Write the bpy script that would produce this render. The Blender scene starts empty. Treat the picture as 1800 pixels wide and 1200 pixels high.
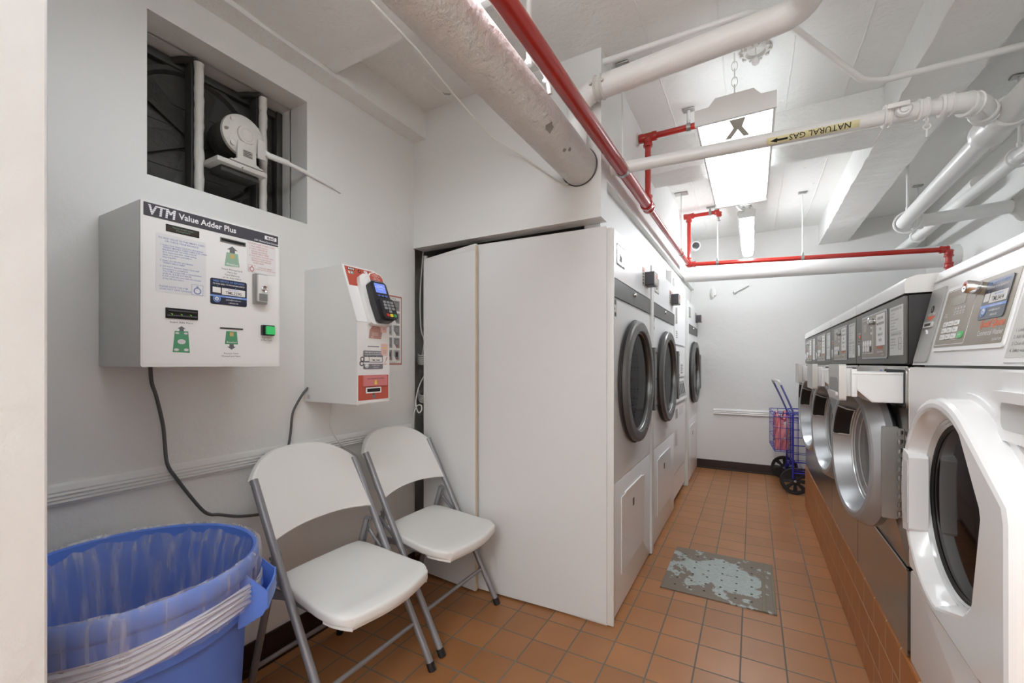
import bpy, bmesh, math, random
from mathutils import Vector as V, Matrix
random.seed(7)
S = bpy.context.scene
COL = S.collection
PI = math.pi

# ------------------------------------------------------------------ camera
cam_d = bpy.data.cameras.new('camera')
cam_d.sensor_width = 36.0
cam_d.lens = 755.0 / 1800 * 36
cam_d.shift_y = 38.2 / 1800
cam_d.clip_start = 0.02
cam = bpy.data.objects.new('camera', cam_d)
cam.location = (0, 0, 1.19)
cam.rotation_euler = (PI / 2, 0, 0.5106)
COL.objects.link(cam)
S.camera = cam
# ------------------------------------------------------------------ colour management, world
S.view_settings.view_transform = 'Standard'
S.view_settings.look = 'None'
S.view_settings.gamma = 1
S.view_settings.use_curve_mapping = False
S.view_settings.exposure = 0.0
W = bpy.data.worlds.new('world')
S.world = W
W.use_nodes = True
W.node_tree.nodes['Background'].inputs[0].default_value = (0.9, 0.95, 1, 1)
W.node_tree.nodes['Background'].inputs[1].default_value = 0.0
S.cycles.max_bounces = 10
S.cycles.diffuse_bounces = 6
S.cycles.glossy_bounces = 4
S.cycles.transparent_max_bounces = 12
S.cycles.caustics_reflective = False
S.cycles.caustics_refractive = False
S.cycles.use_denoising = True
S.cycles.sample_clamp_indirect = 6
# unseen fill lamps added behind the camera to brighten the room
LIGHT_K = 1.0
LENS_NEAR, LENS_MID, TUBE_FAR = 16.5, 8.0, 50.0
LAMP = (0.945, 1.0, 1.045)
for nm, loc, sz, pw, up in (('rear_fill_lamp', (-0.15, -1.2, 1.95), (0.5, 1.2), 32, True), ('rear_fill_lamp', (0.55, -1.6, 1.95), (0.5, 1.2), 38, True), ('rear_fill_lamp', (-0.3, -1.6, 2.55), (0.5, 1.2), 32, False)):
    ld = bpy.data.lights.new(nm, 'AREA')
    ld.shape = 'RECTANGLE'
    ld.size, ld.size_y = sz
    ld.energy = pw * LIGHT_K
    ld.color = LAMP
    lo = bpy.data.objects.new(nm, ld)
    lo.location = loc
    if up: lo.rotation_euler = (PI, 0, 0)
    COL.objects.link(lo)

# ------------------------------------------------------------------ mesh helpers
class Fr:
    """A frame: origin, u (right), v (up), n (out)."""
    def __init__(s, o, u=(1, 0, 0), v=(0, 1, 0)):
        s.o = V(o); s.u = V(u).normalized(); v = V(v)
        s.n = s.u.cross(v).normalized(); s.v = s.n.cross(s.u)
        m = Matrix((s.u, s.v, s.n)).transposed().to_4x4()
        m.translation = s.o
        s.M = m
    def p(s, a, b, c=0.0):
        return s.o + s.u * a + s.v * b + s.n * c
    def at(s, a, b, c=0.0):
        return Fr(s.p(a, b, c), s.u, s.v)
W0 = Fr((0, 0, 0))
def along(p, d):
    """frame whose n points along d"""
    d = V(d).normalized()
    a = V((0, 0, 1)) if abs(d.z) < 0.9 else V((1, 0, 0))
    u = a.cross(d).normalized()
    return Fr(p, u, d.cross(u))
def nb():
    return bmesh.new()
def merge(bm, t, M=None, mi=0):
    if M is not None:
        bmesh.ops.transform(t, matrix=M, verts=t.verts)
    if mi:
        for f in t.faces: f.material_index = mi
    me = bpy.data.meshes.new('tmp')
    t.to_mesh(me); t.free()
    bm.from_mesh(me)
    bpy.data.meshes.remove(me)
def box(bm, F, x0, x1, y0, y1, z0, z1, bev=0.0, seg=2, mi=0):
    t = nb()
    vs = [t.verts.new((x, y, z)) for x in (x0, x1) for y in (y0, y1) for z in (z0, z1)]
    for q in ((0, 1, 3, 2), (4, 6, 7, 5), (0, 4, 5, 1), (2, 3, 7, 6), (0, 2, 6, 4), (1, 5, 7, 3)):
        t.faces.new([vs[i] for i in q])
    bmesh.ops.recalc_face_normals(t, faces=t.faces)
    if bev:
        bmesh.ops.bevel(t, geom=list(t.edges), offset=bev, segments=seg, profile=0.5, affect='EDGES')
    merge(bm, t, F.M, mi)
def bx(bm, x0, x1, y0, y1, z0, z1, bev=0.0, seg=2, mi=0):
    box(bm, W0, x0, x1, y0, y1, z0, z1, bev, seg, mi)
def prism(bm, F, pts, z0, z1, bev=0.0, seg=2, mi=0, topscale=None):
    t = nb()
    n = len(pts)
    lo = [t.verts.new((a, b, z0)) for a, b in pts]
    hi = [t.verts.new((a, b, z1)) for a, b in pts]
    t.faces.new(lo[::-1]); top = t.faces.new(hi)
    for i in range(n):
        j = (i + 1) % n
        t.faces.new((lo[i], lo[j], hi[j], hi[i]))
    bmesh.ops.recalc_face_normals(t, faces=t.faces)
    if bev:
        es = [e for e in t.edges if all(v.co.z == z1 for v in e.verts) or all(v.co.z == z0 for v in e.verts)]
        bmesh.ops.bevel(t, geom=es, offset=bev, segments=seg, profile=0.5, affect='EDGES')
    merge(bm, t, F.M, mi)
def rrect(x0, x1, y0, y1, r, k=4):
    out = []
    for cx, cy, a in ((x1 - r, y1 - r, 0), (x0 + r, y1 - r, 90), (x0 + r, y0 + r, 180), (x1 - r, y0 + r, 270)):
        for i in range(k + 1):
            w = math.radians(a + 90 * i / k)
            out.append((cx + r * math.cos(w), cy + r * math.sin(w)))
    return out
def plate(bm, F, x0, x1, y0, y1, z0, z1, r=0.004, mi=0, bev=0.0):
    prism(bm, F, rrect(x0, x1, y0, y1, r), z0, z1, bev, 2, mi)
def ell(cx, cy, rx, ry, n=20):
    return [(cx + rx * math.cos(2 * PI * i / n), cy + ry * math.sin(2 * PI * i / n)) for i in range(n)]
def lathe(bm, F, prof, seg=32, mi=0, a0=0.0, a1=2 * PI):
    """prof: (radius, height along n)"""
    t = nb()
    full = abs(a1 - a0 - 2 * PI) < 1e-6
    m = seg if full else seg + 1
    rings = []
    for r, z in prof:
        if r < 1e-6:
            rings.append([t.verts.new((0, 0, z))])
        else:
            rings.append([t.verts.new((r * math.cos(a0 + (a1 - a0) * i / seg), r * math.sin(a0 + (a1 - a0) * i / seg), z)) for i in range(m)])
    for A, B in zip(rings, rings[1:]):
        for i in range(seg):
            j = (i + 1) % m
            q = [A[i % len(A)], A[j % len(A)], B[j % len(B)], B[i % len(B)]]
            u = []
            for v in q:
                if v not in u: u.append(v)
            if len(u) > 2:
                try: t.faces.new(u)
                except ValueError: pass
    bmesh.ops.recalc_face_normals(t, faces=t.faces)
    merge(bm, t, F.M, mi)
def fillet(pts, rad, k=6):
    pts = [V(p) for p in pts]
    out = [pts[0]]
    for i in range(1, len(pts) - 1):
        a, b, c = pts[i - 1], pts[i], pts[i + 1]
        d0 = (a - b); d1 = (c - b)
        l0, l1 = d0.length, d1.length
        d0.normalize(); d1.normalize()
        ang = d0.angle(d1)
        if ang > 3.1:
            out.append(b); continue
        tl = min(rad / math.tan(ang / 2), l0 * 0.49, l1 * 0.49)
        r = tl * math.tan(ang / 2)
        bis = (d0 + d1).normalized()
        ctr = b + bis * (r / math.sin(ang / 2))
        s = b + d0 * tl - ctr; e = b + d1 * tl - ctr
        tot = s.angle(e)
        for j in range(k + 1):
            w = j / k
            q = (s * math.sin((1 - w) * tot) + e * math.sin(w * tot)) / max(math.sin(tot), 1e-6)
            out.append(ctr + q)
    out.append(pts[-1])
    return out
def smooth_path(pts, k=8):
    """Catmull-Rom through the points"""
    P = [V(p) for p in pts]
    P = [P[0] * 2 - P[1]] + P + [P[-1] * 2 - P[-2]]
    out = []
    for i in range(1, len(P) - 2):
        for j in range(k):
            t = j / k
            a, b, c, d = P[i - 1], P[i], P[i + 1], P[i + 2]
            out.append(0.5 * ((2 * b) + (c - a) * t + (2 * a - 5 * b + 4 * c - d) * t * t + (3 * b - a - 3 * c + d) * t ** 3))
    out.append(P[-2])
    return out
def tube(bm, pts, r, seg=12, rad=0.0, mi=0, cap=True, flat=1.0):
    pts = fillet(pts, rad) if rad else [V(p) for p in pts]
    t = nb()
    n = len(pts)
    d = (pts[1] - pts[0]).normalized()
    a = V((0, 0, 1)) if abs(d.z) < 0.9 else V((1, 0, 0))
    u = a.cross(d).normalized()
    rings = []
    for i, p in enumerate(pts):
        if i == 0: d = pts[1] - pts[0]
        elif i == n - 1: d = pts[-1] - pts[-2]
        else: d = (pts[i + 1] - p).normalized() + (p - pts[i - 1]).normalized()
        d.normalize()
        u = (u - d * u.dot(d)).normalized()
        v = d.cross(u)
        rr = r[round(i * (len(r) - 1) / (n - 1))] if isinstance(r, (list, tuple)) else r
        rings.append([t.verts.new(p + (u * math.cos(2 * PI * k / seg) + v * math.sin(2 * PI * k / seg) * flat) * rr) for k in range(seg)])
    for A, B in zip(rings, rings[1:]):
        for k in range(seg):
            j = (k + 1) % seg
            t.faces.new((A[k], A[j], B[j], B[k]))
    if cap:
        t.faces.new(rings[0][::-1]); t.faces.new(rings[-1])
    bmesh.ops.recalc_face_normals(t, faces=t.faces)
    merge(bm, t, None, mi)
def cyl(bm, p0, p1, r, seg=16, mi=0):
    tube(bm, [p0, p1], r, seg, 0, mi)
def torus(bm, F, R, r, seg=24, k=8, mi=0, sx=1.0):
    t = nb()
    g = [[t.verts.new(((R + r * math.cos(2 * PI * j / k)) * math.cos(2 * PI * i / seg) * sx, (R + r * math.cos(2 * PI * j / k)) * math.sin(2 * PI * i / seg), r * math.sin(2 * PI * j / k))) for j in range(k)] for i in range(seg)]
    for i in range(seg):
        for j in range(k):
            t.faces.new((g[i][j], g[(i + 1) % seg][j], g[(i + 1) % seg][(j + 1) % k], g[i][(j + 1) % k]))
    bmesh.ops.recalc_face_normals(t, faces=t.faces)
    merge(bm, t, F.M, mi)
def sheet(bm, fn, nu, nv, th=0.0, mi=0, wrap=False):
    """grid surface fn(u,v), u,v in 0..1; th > 0 makes a closed slab"""
    t = nb()
    P = [[V(fn(i / nu, j / nv)) for j in range(nv + 1)] for i in range(nu + 1)]
    A = [[t.verts.new(p) for p in row] for row in P]
    mu = nu + 1
    if wrap:
        A[nu] = A[0]
    for i in range(nu):
        for j in range(nv):
            t.faces.new((A[i][j], A[i + 1][j], A[i + 1][j + 1], A[i][j + 1]))
    if th:
        bmesh.ops.recalc_face_normals(t, faces=t.faces)
        t.normal_update()
        bmesh.ops.solidify(t, geom=list(t.faces), thickness=th)
    bmesh.ops.recalc_face_normals(t, faces=t.faces)
    merge(bm, t, None, mi)
_tc = {}
def text(bm, F, s, x, y, size, mi=0, align='LEFT', z=0.0006, bold=0.0, sx=1.0, shear=0.0, flip=False):
    cu = bpy.data.curves.new('lettering', 'FONT')
    cu.body = s; cu.size = size; cu.align_x = align; cu.offset = bold * size; cu.resolution_u = 2; cu.shear = shear
    cu.space_line = 1.0
    o = bpy.data.objects.new('lettering', cu)
    me = bpy.data.meshes.new_from_object(o)
    t = nb(); t.from_mesh(me)
    bpy.data.meshes.remove(me); bpy.data.objects.remove(o); bpy.data.curves.remove(cu)
    if flip:
        bmesh.ops.transform(t, matrix=Matrix.Rotation(PI, 4, 'Z'), verts=t.verts)
    for v in t.verts:
        v.co = V((v.co.x * sx + x, v.co.y + y, z))
    for f in t.faces: f.material_index = mi
    merge(bm, t, F.M)
    # keep material index
SHARP = math.radians(38)
def obj(name, bm, mats, parent=None, flat=False, sharp=None):
    """link bm as ONE mesh object (coordinates local to the parent)"""
    bm.normal_update()
    for f in bm.faces: f.smooth = not flat
    if not flat:
        for e in bm.edges:
            if len(e.link_faces) == 2:
                if e.calc_face_angle(0) > (sharp or SHARP): e.smooth = False
            else: e.smooth = False
    me = bpy.data.meshes.new(name)
    bm.to_mesh(me); bm.free()
    for m in (mats if isinstance(mats, (list, tuple)) else [mats]): me.materials.append(m)
    o = bpy.data.objects.new(name, me)
    COL.objects.link(o)
    if parent is not None: o.parent = parent
    return o
def thing(name, label, cat, loc=(0, 0, 0), rz=0.0, group=None):
    o = bpy.data.objects.new(name, None)
    o.empty_display_size = 0.1
    o.location = loc; o.rotation_euler = (0, 0, rz)
    COL.objects.link(o)
    o['label'] = label; o['category'] = cat
    if group: o['group'] = group
    return o
def tag(o, label, cat, group=None):
    o['label'] = label; o['category'] = cat
    if group: o['group'] = group
    return o
def struct(name, bm, m, parent=None, flat=True):
    o = obj(name, bm, m, parent, flat)
    if parent is None: o['kind'] = 'structure'
    return o
KIDS = {}
def dup(root, loc, label, skip=()):
    r = root.copy(); COL.objects.link(r); r.location = loc; r['label'] = label
    for ch in [o for o in COL.objects if o.parent == root]:
        if ch.name.split('.')[0] in skip: continue
        c = ch.copy(); COL.objects.link(c); c.parent = r
        for g in [o for o in COL.objects if o.parent == ch]:
            d = g.copy(); COL.objects.link(d); d.parent = c
    return r

# ------------------------------------------------------------------ materials
def srgb(r, g, b):
    return tuple((c / 255 / 12.92) if c / 255 <= 0.04045 else ((c / 255 + 0.055) / 1.055) ** 2.4 for c in (r, g, b))
def pm(name, col, rough=0.5, metal=0.0, bump=None, var=None, coat=0.0, trans=0.0, spec=0.5, emit=None, es=0.0, wear=None):
    m = bpy.data.materials.new(name)
    m.use_nodes = True
    nt = m.node_tree
    b = nt.nodes['Principled BSDF']
    col = (*col, 1)
    b.inputs['Base Color'].default_value = col
    b.inputs['Roughness'].default_value = rough
    b.inputs['Metallic'].default_value = metal
    b.inputs['Coat Weight'].default_value = coat
    b.inputs['Coat Roughness'].default_value = 0.08
    b.inputs['Transmission Weight'].default_value = trans
    b.inputs['Specular IOR Level'].default_value = spec
    if emit:
        b.inputs['Emission Color'].default_value = (*emit, 1)
        b.inputs['Emission Strength'].default_value = es
    tc = nt.nodes.new('ShaderNodeTexCoord')
    if var:   # (scale, amount)
        n = nt.nodes.new('ShaderNodeTexNoise'); n.inputs['Scale'].default_value = var[0]; n.inputs['Detail'].default_value = 5
        nt.links.new(tc.outputs['Object'], n.inputs['Vector'])
        mx = nt.nodes.new('ShaderNodeMix'); mx.data_type = 'RGBA'
        mx.inputs['A'].default_value = tuple(c * (1 - var[1]) for c in col[:3]) + (1,)
        mx.inputs['B'].default_value = tuple(min(1, c * (1 + var[1])) for c in col[:3]) + (1,)
        nt.links.new(n.outputs['Fac'], mx.inputs['Factor'])
        last = mx.outputs['Result']
        if wear:   # (scale, threshold, colour)
            n2 = nt.nodes.new('ShaderNodeTexNoise'); n2.inputs['Scale'].default_value = wear[0]; n2.inputs['Detail'].default_value = 8
            nt.links.new(tc.outputs['Object'], n2.inputs['Vector'])
            cr = nt.nodes.new('ShaderNodeValToRGB')
            cr.color_ramp.elements[0].position = wear[1]; cr.color_ramp.elements[1].position = wear[1] + 0.03
            nt.links.new(n2.outputs['Fac'], cr.inputs['Fac'])
            m3 = nt.nodes.new('ShaderNodeMix'); m3.data_type = 'RGBA'
            m3.inputs['B'].default_value = (*wear[2], 1)
            nt.links.new(cr.outputs['Color'], m3.inputs['Factor'])
            nt.links.new(last, m3.inputs['A'])
            last = m3.outputs['Result']
        nt.links.new(last, b.inputs['Base Color'])
    if bump:  # list of (scale, strength, distance)
        prev = None
        for sc, st, ds in bump:
            n = nt.nodes.new('ShaderNodeTexNoise'); n.inputs['Scale'].default_value = sc; n.inputs['Detail'].default_value = 6; n.inputs['Roughness'].default_value = 0.6
            nt.links.new(tc.outputs['Object'], n.inputs['Vector'])
            bp = nt.nodes.new('ShaderNodeBump'); bp.inputs['Strength'].default_value = st; bp.inputs['Distance'].default_value = ds
            nt.links.new(n.outputs['Fac'], bp.inputs['Height'])
            if prev: nt.links.new(prev, bp.inputs['Normal'])
            prev = bp.outputs['Normal']
        nt.links.new(prev, b.inputs['Normal'])
    return m
def tile_mat(name, axes, origin, size, cols, mortar, msize, rough, offset=0.0):
    """brick-texture tiles; axes picks which two object axes run across and up"""
    m = bpy.data.materials.new(name); m.use_nodes = True
    nt = m.node_tree; b = nt.nodes['Principled BSDF']
    tc = nt.nodes.new('ShaderNodeTexCoord')
    sp = nt.nodes.new('ShaderNodeSeparateXYZ'); nt.links.new(tc.outputs['Object'], sp.inputs[0])
    cb = nt.nodes.new('ShaderNodeCombineXYZ')
    for k in (0, 1):
        a = nt.nodes.new('ShaderNodeMath'); a.operation = 'SUBTRACT'; a.inputs[1].default_value = origin[k]
        nt.links.new(sp.outputs[axes[k]], a.inputs[0]); nt.links.new(a.outputs[0], cb.inputs[k])
    br = nt.nodes.new('ShaderNodeTexBrick')
    br.offset = offset; br.offset_frequency = 2; br.squash = 1.0
    br.inputs['Scale'].default_value = 1; br.inputs['Mortar Size'].default_value = msize; br.inputs['Mortar Smooth'].default_value = 0.15
    br.inputs['Brick Width'].default_value = size[0]; br.inputs['Row Height'].default_value = size[1]
    br.inputs['Bias'].default_value = 0.0
    br.inputs['Color1'].default_value = (*cols[0], 1); br.inputs['Color2'].default_value = (*cols[1], 1); br.inputs['Mortar'].default_value = (*mortar, 1)
    nt.links.new(cb.outputs[0], br.inputs['Vector'])
    no = nt.nodes.new('ShaderNodeTexNoise'); no.inputs['Scale'].default_value = 5; no.inputs['Detail'].default_value = 6
    nt.links.new(tc.outputs['Object'], no.inputs['Vector'])
    mr = nt.nodes.new('ShaderNodeMapRange'); mr.inputs['To Min'].default_value = 0.86; mr.inputs['To Max'].default_value = 1.14
    nt.links.new(no.outputs['Fac'], mr.inputs['Value'])
    mx = nt.nodes.new('ShaderNodeMix'); mx.data_type = 'RGBA'; mx.blend_type = 'MULTIPLY'; mx.inputs['Factor'].default_value = 1
    nt.links.new(br.outputs['Color'], mx.inputs['A']); nt.links.new(mr.outputs['Result'], mx.inputs['B'])
    nt.links.new(mx.outputs['Result'], b.inputs['Base Color'])
    rr = nt.nodes.new('ShaderNodeMapRange'); rr.inputs['To Min'].default_value = rough; rr.inputs['To Max'].default_value = 0.9
    nt.links.new(br.outputs['Fac'], rr.inputs['Value']); nt.links.new(rr.outputs['Result'], b.inputs['Roughness'])
    iv = nt.nodes.new('ShaderNodeMath'); iv.operation = 'SUBTRACT'; iv.inputs[0].default_value = 1; nt.links.new(br.outputs['Fac'], iv.inputs[1])
    bp = nt.nodes.new('ShaderNodeBump'); bp.inputs['Strength'].default_value = 0.5; bp.inputs['Distance'].default_value = 0.002
    nt.links.new(iv.outputs[0], bp.inputs['Height'])
    n2 = nt.nodes.new('ShaderNodeTexNoise'); n2.inputs['Scale'].default_value = 60
    nt.links.new(tc.outputs['Object'], n2.inputs['Vector'])
    b2 = nt.nodes.new('ShaderNodeBump'); b2.inputs['Strength'].default_value = 0.12; b2.inputs['Distance'].default_value = 0.002
    nt.links.new(n2.outputs['Fac'], b2.inputs['Height']); nt.links.new(bp.outputs['Normal'], b2.inputs['Normal'])
    nt.links.new(b2.outputs['Normal'], b.inputs['Normal'])
    return m
def emis(name, col, st, pattern=None):
    m = bpy.data.materials.new(name); m.use_nodes = True
    nt = m.node_tree
    nt.nodes.remove(nt.nodes['Principled BSDF'])
    e = nt.nodes.new('ShaderNodeEmission'); e.inputs[0].default_value = (*col, 1); e.inputs[1].default_value = st
    nt.links.new(e.outputs[0], nt.nodes['Material Output'].inputs[0])
    if pattern:
        tc = nt.nodes.new('ShaderNodeTexCoord')
        w = nt.nodes.new('ShaderNodeTexWave'); w.inputs['Scale'].default_value = pattern[0]; w.inputs['Distortion'].default_value = 0.4
        w.wave_type = 'BANDS'; w.bands_direction = 'X'
        nt.links.new(tc.outputs['Object'], w.inputs[0])
        mr = nt.nodes.new('ShaderNodeMapRange'); mr.inputs['To Min'].default_value = st * pattern[1]; mr.inputs['To Max'].default_value = st
        nt.links.new(w.outputs['Fac'], mr.inputs['Value'])
        nt.links.new(mr.outputs['Result'], e.inputs[1])
    return m
def see_through(name, col, alpha, rough=0.3, gloss=0.15, streak=None):
    """thin film: part of the light goes straight through"""
    m = bpy.data.materials.new(name); m.use_nodes = True
    nt = m.node_tree
    b = nt.nodes['Principled BSDF']
    b.inputs['Base Color'].default_value = (*col, 1); b.inputs['Roughness'].default_value = rough
    b.inputs['Alpha'].default_value = alpha
    if streak:   # creases in the film: (scale around, scale along, lowest, highest alpha)
        tc = nt.nodes.new('ShaderNodeTexCoord'); mp = nt.nodes.new('ShaderNodeMapping'); mp.inputs['Scale'].default_value = (streak[0], streak[0], streak[1])
        n = nt.nodes.new('ShaderNodeTexNoise'); n.inputs['Scale'].default_value = 1; n.inputs['Detail'].default_value = 4
        nt.links.new(tc.outputs['Object'], mp.inputs[0]); nt.links.new(mp.outputs[0], n.inputs['Vector'])
        mr = nt.nodes.new('ShaderNodeMapRange'); mr.inputs['From Min'].default_value = .42; mr.inputs['From Max'].default_value = .72
        mr.inputs['To Min'].default_value = streak[2]; mr.inputs['To Max'].default_value = streak[3]
        nt.links.new(n.outputs['Fac'], mr.inputs['Value']); nt.links.new(mr.outputs['Result'], b.inputs['Alpha'])
    return m
WALL = pm('painted_plaster', srgb(228, 228, 226), 0.45, bump=[(9, 0.2, 0.02), (90, 0.15, 0.004)], var=(1.5, 0.015))
CEIL = pm('painted_concrete', srgb(230, 230, 227), 0.5, bump=[(9, 0.4, 0.03), (45, 0.5, 0.007)], var=(2.0, 0.025), wear=(9, 0.74, srgb(170, 168, 160)))
BEAMM = pm('rough_painted_concrete', srgb(230, 230, 227), 0.5, bump=[(12, 0.5, 0.03), (60, 0.4, 0.006)], var=(2.5, 0.03))
PIPEW = pm('white_pipe_paint', srgb(230, 230, 228), 0.3, bump=[(40, 0.1, 0.004)], var=(4, 0.015))
INSUL = pm('painted_pipe_lagging', srgb(224, 224, 221), 0.5, bump=[(16, 0.9, 0.035), (60, 0.8, 0.008)], var=(3, 0.04), wear=(7, 0.73, srgb(150, 146, 136)))
INSUL2 = pm('smooth_pipe_lagging', srgb(230, 230, 228), 0.42, bump=[(16, 0.2, 0.01), (80, 0.25, 0.004)], var=(3, 0.02))
RED = pm('red_pipe_paint', srgb(168, 38, 30), 0.22, bump=[(70, 0.06, 0.002)], var=(5, 0.08), coat=0.3)
FLOORM = tile_mat('quarry_tile_floor', (0, 1), (-0.513, 1.817), (0.157, 0.157), (srgb(169, 115, 71), srgb(155, 105, 64)), srgb(112, 105, 96), 0.0032, 0.33)
PLINM = tile_mat('quarry_tile_plinth', (1, 2), (0.02, 0.0), (0.157, 0.121), (srgb(172, 106, 46), srgb(160, 98, 42)), srgb(214, 190, 160), 0.0022, 0.35, 0.5)
BASEB = pm('dark_brown_base', srgb(44, 28, 24), 0.35, bump=[(30, 0.2, 0.01)], var=(6, 0.2))
ENAM = pm('white_enamel', srgb(243, 243, 243), 0.3, spec=.4, bump=[(2.0, 0.05, 0.02)])
ENAM2 = pm('white_powder_coat', srgb(230, 230, 228), 0.35, bump=[(300, 0.05, 0.001)])
BOARD = pm('white_panel_board', srgb(226, 226, 226), 0.4, bump=[(6, 0.08, 0.02)], var=(2, 0.012), wear=(5, 0.79, srgb(190, 190, 190)))
STEEL = pm('brushed_stainless', srgb(176, 170, 162), 0.24, 1.0, bump=[(40, 0.03, 0.001)])
CHROME = pm('chrome', srgb(215, 215, 215), 0.08, 1.0)
GALV = pm('galvanised_metal', srgb(170, 170, 168), 0.35, 1.0, var=(20, 0.1))
SILV = pm('silver_plastic', srgb(166, 167, 169), 0.3, 0.35)
SILV2 = pm('light_silver_plastic', srgb(206, 204, 200), 0.35, 0.1)
DGREY = pm('dark_grey_console', srgb(98, 95, 89), 0.42, 0.2)
DGREY2 = pm('charcoal_band', srgb(84, 83, 80), 0.4, 0.4)
TAUPE = pm('taupe_console', srgb(138, 128, 112), 0.35, 0.2)
CONSG = pm('mid_grey_console', srgb(168, 167, 164), 0.35, 0.3)
BLACK = pm('black_plastic', srgb(26, 26, 28), 0.35)
BLACKR = pm('black_rubber', srgb(30, 28, 28), 0.6)
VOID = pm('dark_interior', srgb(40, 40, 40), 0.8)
HOLE = pm('black_slot', srgb(8, 8, 9), 0.5)
WPLAS = pm('white_plastic', srgb(234, 234, 233), 0.35)
CHAIRW = pm('speckled_white_plastic', srgb(232, 231, 228), 0.5, bump=[(250, 0.12, 0.001)], var=(3, 0.015))
GREYM = pm('grey_hammered_metal', srgb(146, 146, 150), 0.4, 0.35, bump=[(200, 0.12, 0.001)])
BLUE = pm('blue_bin_plastic', srgb(92, 130, 218), 0.4, bump=[(120, 0.05, 0.001)], var=(4, 0.04))
BAG = see_through('clear_bag_film', srgb(232, 232, 240), 0.3, 0.22, streak=(42, 1.6, .12, .5))
INK = pm('black_ink', srgb(40, 40, 44), 0.6)
INKG = pm('grey_ink', srgb(105, 105, 108), 0.6)
INKB = pm('blue_ink', srgb(120, 138, 190), 0.6)
INKR = pm('red_ink', srgb(190, 120, 112), 0.6)
INKW = pm('white_ink', srgb(236, 236, 238), 0.5)
STKB = pm('navy_sticker', srgb(44, 48, 66), 0.3)
STKG = pm('grey_sticker', srgb(120, 120, 128), 0.35)
SKY = pm('sky_blue_print', srgb(120, 158, 224), 0.4)
REDP = pm('red_print', srgb(188, 84, 66), 0.4)
PINK = pm('pink_card', srgb(226, 190, 184), 0.4)
PINKR = pm('rose_card', srgb(214, 130, 130), 0.4)
ORANGE = pm('orange_print', srgb(232, 110, 60), 0.45)
GREEN = pm('green_print', srgb(84, 150, 112), 0.4)
PGREEN = pm('pale_green_print', srgb(150, 182, 158), 0.4)
GOLD = pm('gold_chip', srgb(206, 176, 110), 0.35)
YEL = pm('yellow_print', srgb(236, 222, 60), 0.4)
PAPER = pm('paper', srgb(232, 231, 228), 0.7)
PALEY = pm('pale_yellow_tape', srgb(222, 216, 168), 0.5)
DARKIRON = pm('sooty_dark_metal', srgb(66, 65, 62), 0.55, 0.2, bump=[(14, 0.4, 0.02)], var=(7, 0.35))
DIRTW = pm('dirty_white_paint', srgb(206, 204, 198), 0.55, bump=[(40, 0.5, 0.008)], var=(14, 0.12), wear=(22, 0.66, srgb(120, 116, 108)))
CORDG = pm('grey_cord', srgb(84, 84, 84), 0.45)
CORDW = pm('white_cord', srgb(222, 222, 216), 0.45)

# ================================================================== THE SETTING
XL, XR, YB, ZC = -1.69, 1.40, 5.35, 2.60
YF = -2.4
bm = nb(); bx(bm, XL - 0.4, XR + 0.1, YF, YB + 0.1, -0.05, 0.0); struct('floor', bm, FLOORM)
bm = nb(); bx(bm, XL - 0.4, XR + 0.1, YF, YB + 0.1, ZC, ZC + 0.1); struct('ceiling', bm, CEIL)
# left wall with the deep opening for the exhaust fan
NY0, NY1, NZ0, NZ1, NX = 0.628, 1.194, 1.795, 2.325, -1.915
bm = nb()
bx(bm, XL - 0.12, XL, YF, NY0, 0, ZC); bx(bm, XL - 0.12, XL, NY1, 1.866, 0, ZC)
bx(bm, XL - 0.12, XL, NY0, NY1, 0, NZ0); bx(bm, XL - 0.12, XL, NY0, NY1, NZ1, ZC)
bx(bm, NX - 0.02, XL - 0.115, NY0 - 0.03, NY0, NZ0 - 0.03, NZ1 + 0.03); bx(bm, NX - 0.02, XL - 0.115, NY1, NY1 + 0.03, NZ0 - 0.03, NZ1 + 0.03)
bx(bm, NX - 0.02, XL - 0.115, NY0, NY1, NZ0 - 0.03, NZ0); bx(bm, NX - 0.02, XL - 0.115, NY0, NY1, NZ1, NZ1 + 0.03)
struct('wall_left', bm, WALL)
bm = nb(); bx(bm, XL, XR, YB, YB + 0.1, 0, ZC); struct('wall_back', bm, WALL)
bm = nb(); bx(bm, XR, XR + 0.1, YF, YB, 0, ZC); struct('wall_right', bm, WALL)
bm = nb(); bx(bm, XL, XR, YF - 0.1, YF, 0, ZC); struct('wall_front', bm, WALL)
bm = nb(); bx(bm, -1.055, -0.942, YF, 0.227, 0, ZC, 0.004); struct('wall_stub', bm, WALL)
# header wall over the closet, and the bulkhead over the dryers
bm = nb()
bx(bm, XL, -0.59, 1.866, 1.955, 1.845, ZC)
struct('wall_header', bm, WALL)
bm = nb()
bx(bm, -0.70, -0.59, 1.955, YB, 2.035, ZC)
struct('wall_bulkhead', bm, WALL)
bm = nb()
bx(bm, -0.70, -0.622, 1.957, 3.70, 1.80, 2.035); bx(bm, -0.70, -0.622, 4.46, 4.52, 1.80, 2.035)
bx(bm, -0.70, -0.622, 3.70, 4.46, 1.965, 2.035); bx(bm, -0.70, -0.622, 4.78, YB, 1.80, 2.035); bx(bm, -0.70, -0.622, 4.52, 4.78, 1.98, 2.035)
bx(bm, -0.84, -0.82, 4.48, 4.8, 1.82, 2.035)
struct('wall_infill', bm, WALL)
# closet behind the ajar door and enclosure panel
bm = nb()
bx(bm, -1.95, XL - 0.12, 1.83, 2.75, 0, ZC); bx(bm, -1.95, -0.7, 2.70, 2.75, 0, ZC)
struct('wall_closet', bm, pm('bare_block_wall', srgb(176, 174, 170), 0.8, bump=[(25, 0.6, 0.02)], var=(12, 0.25)), flat=True)
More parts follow.
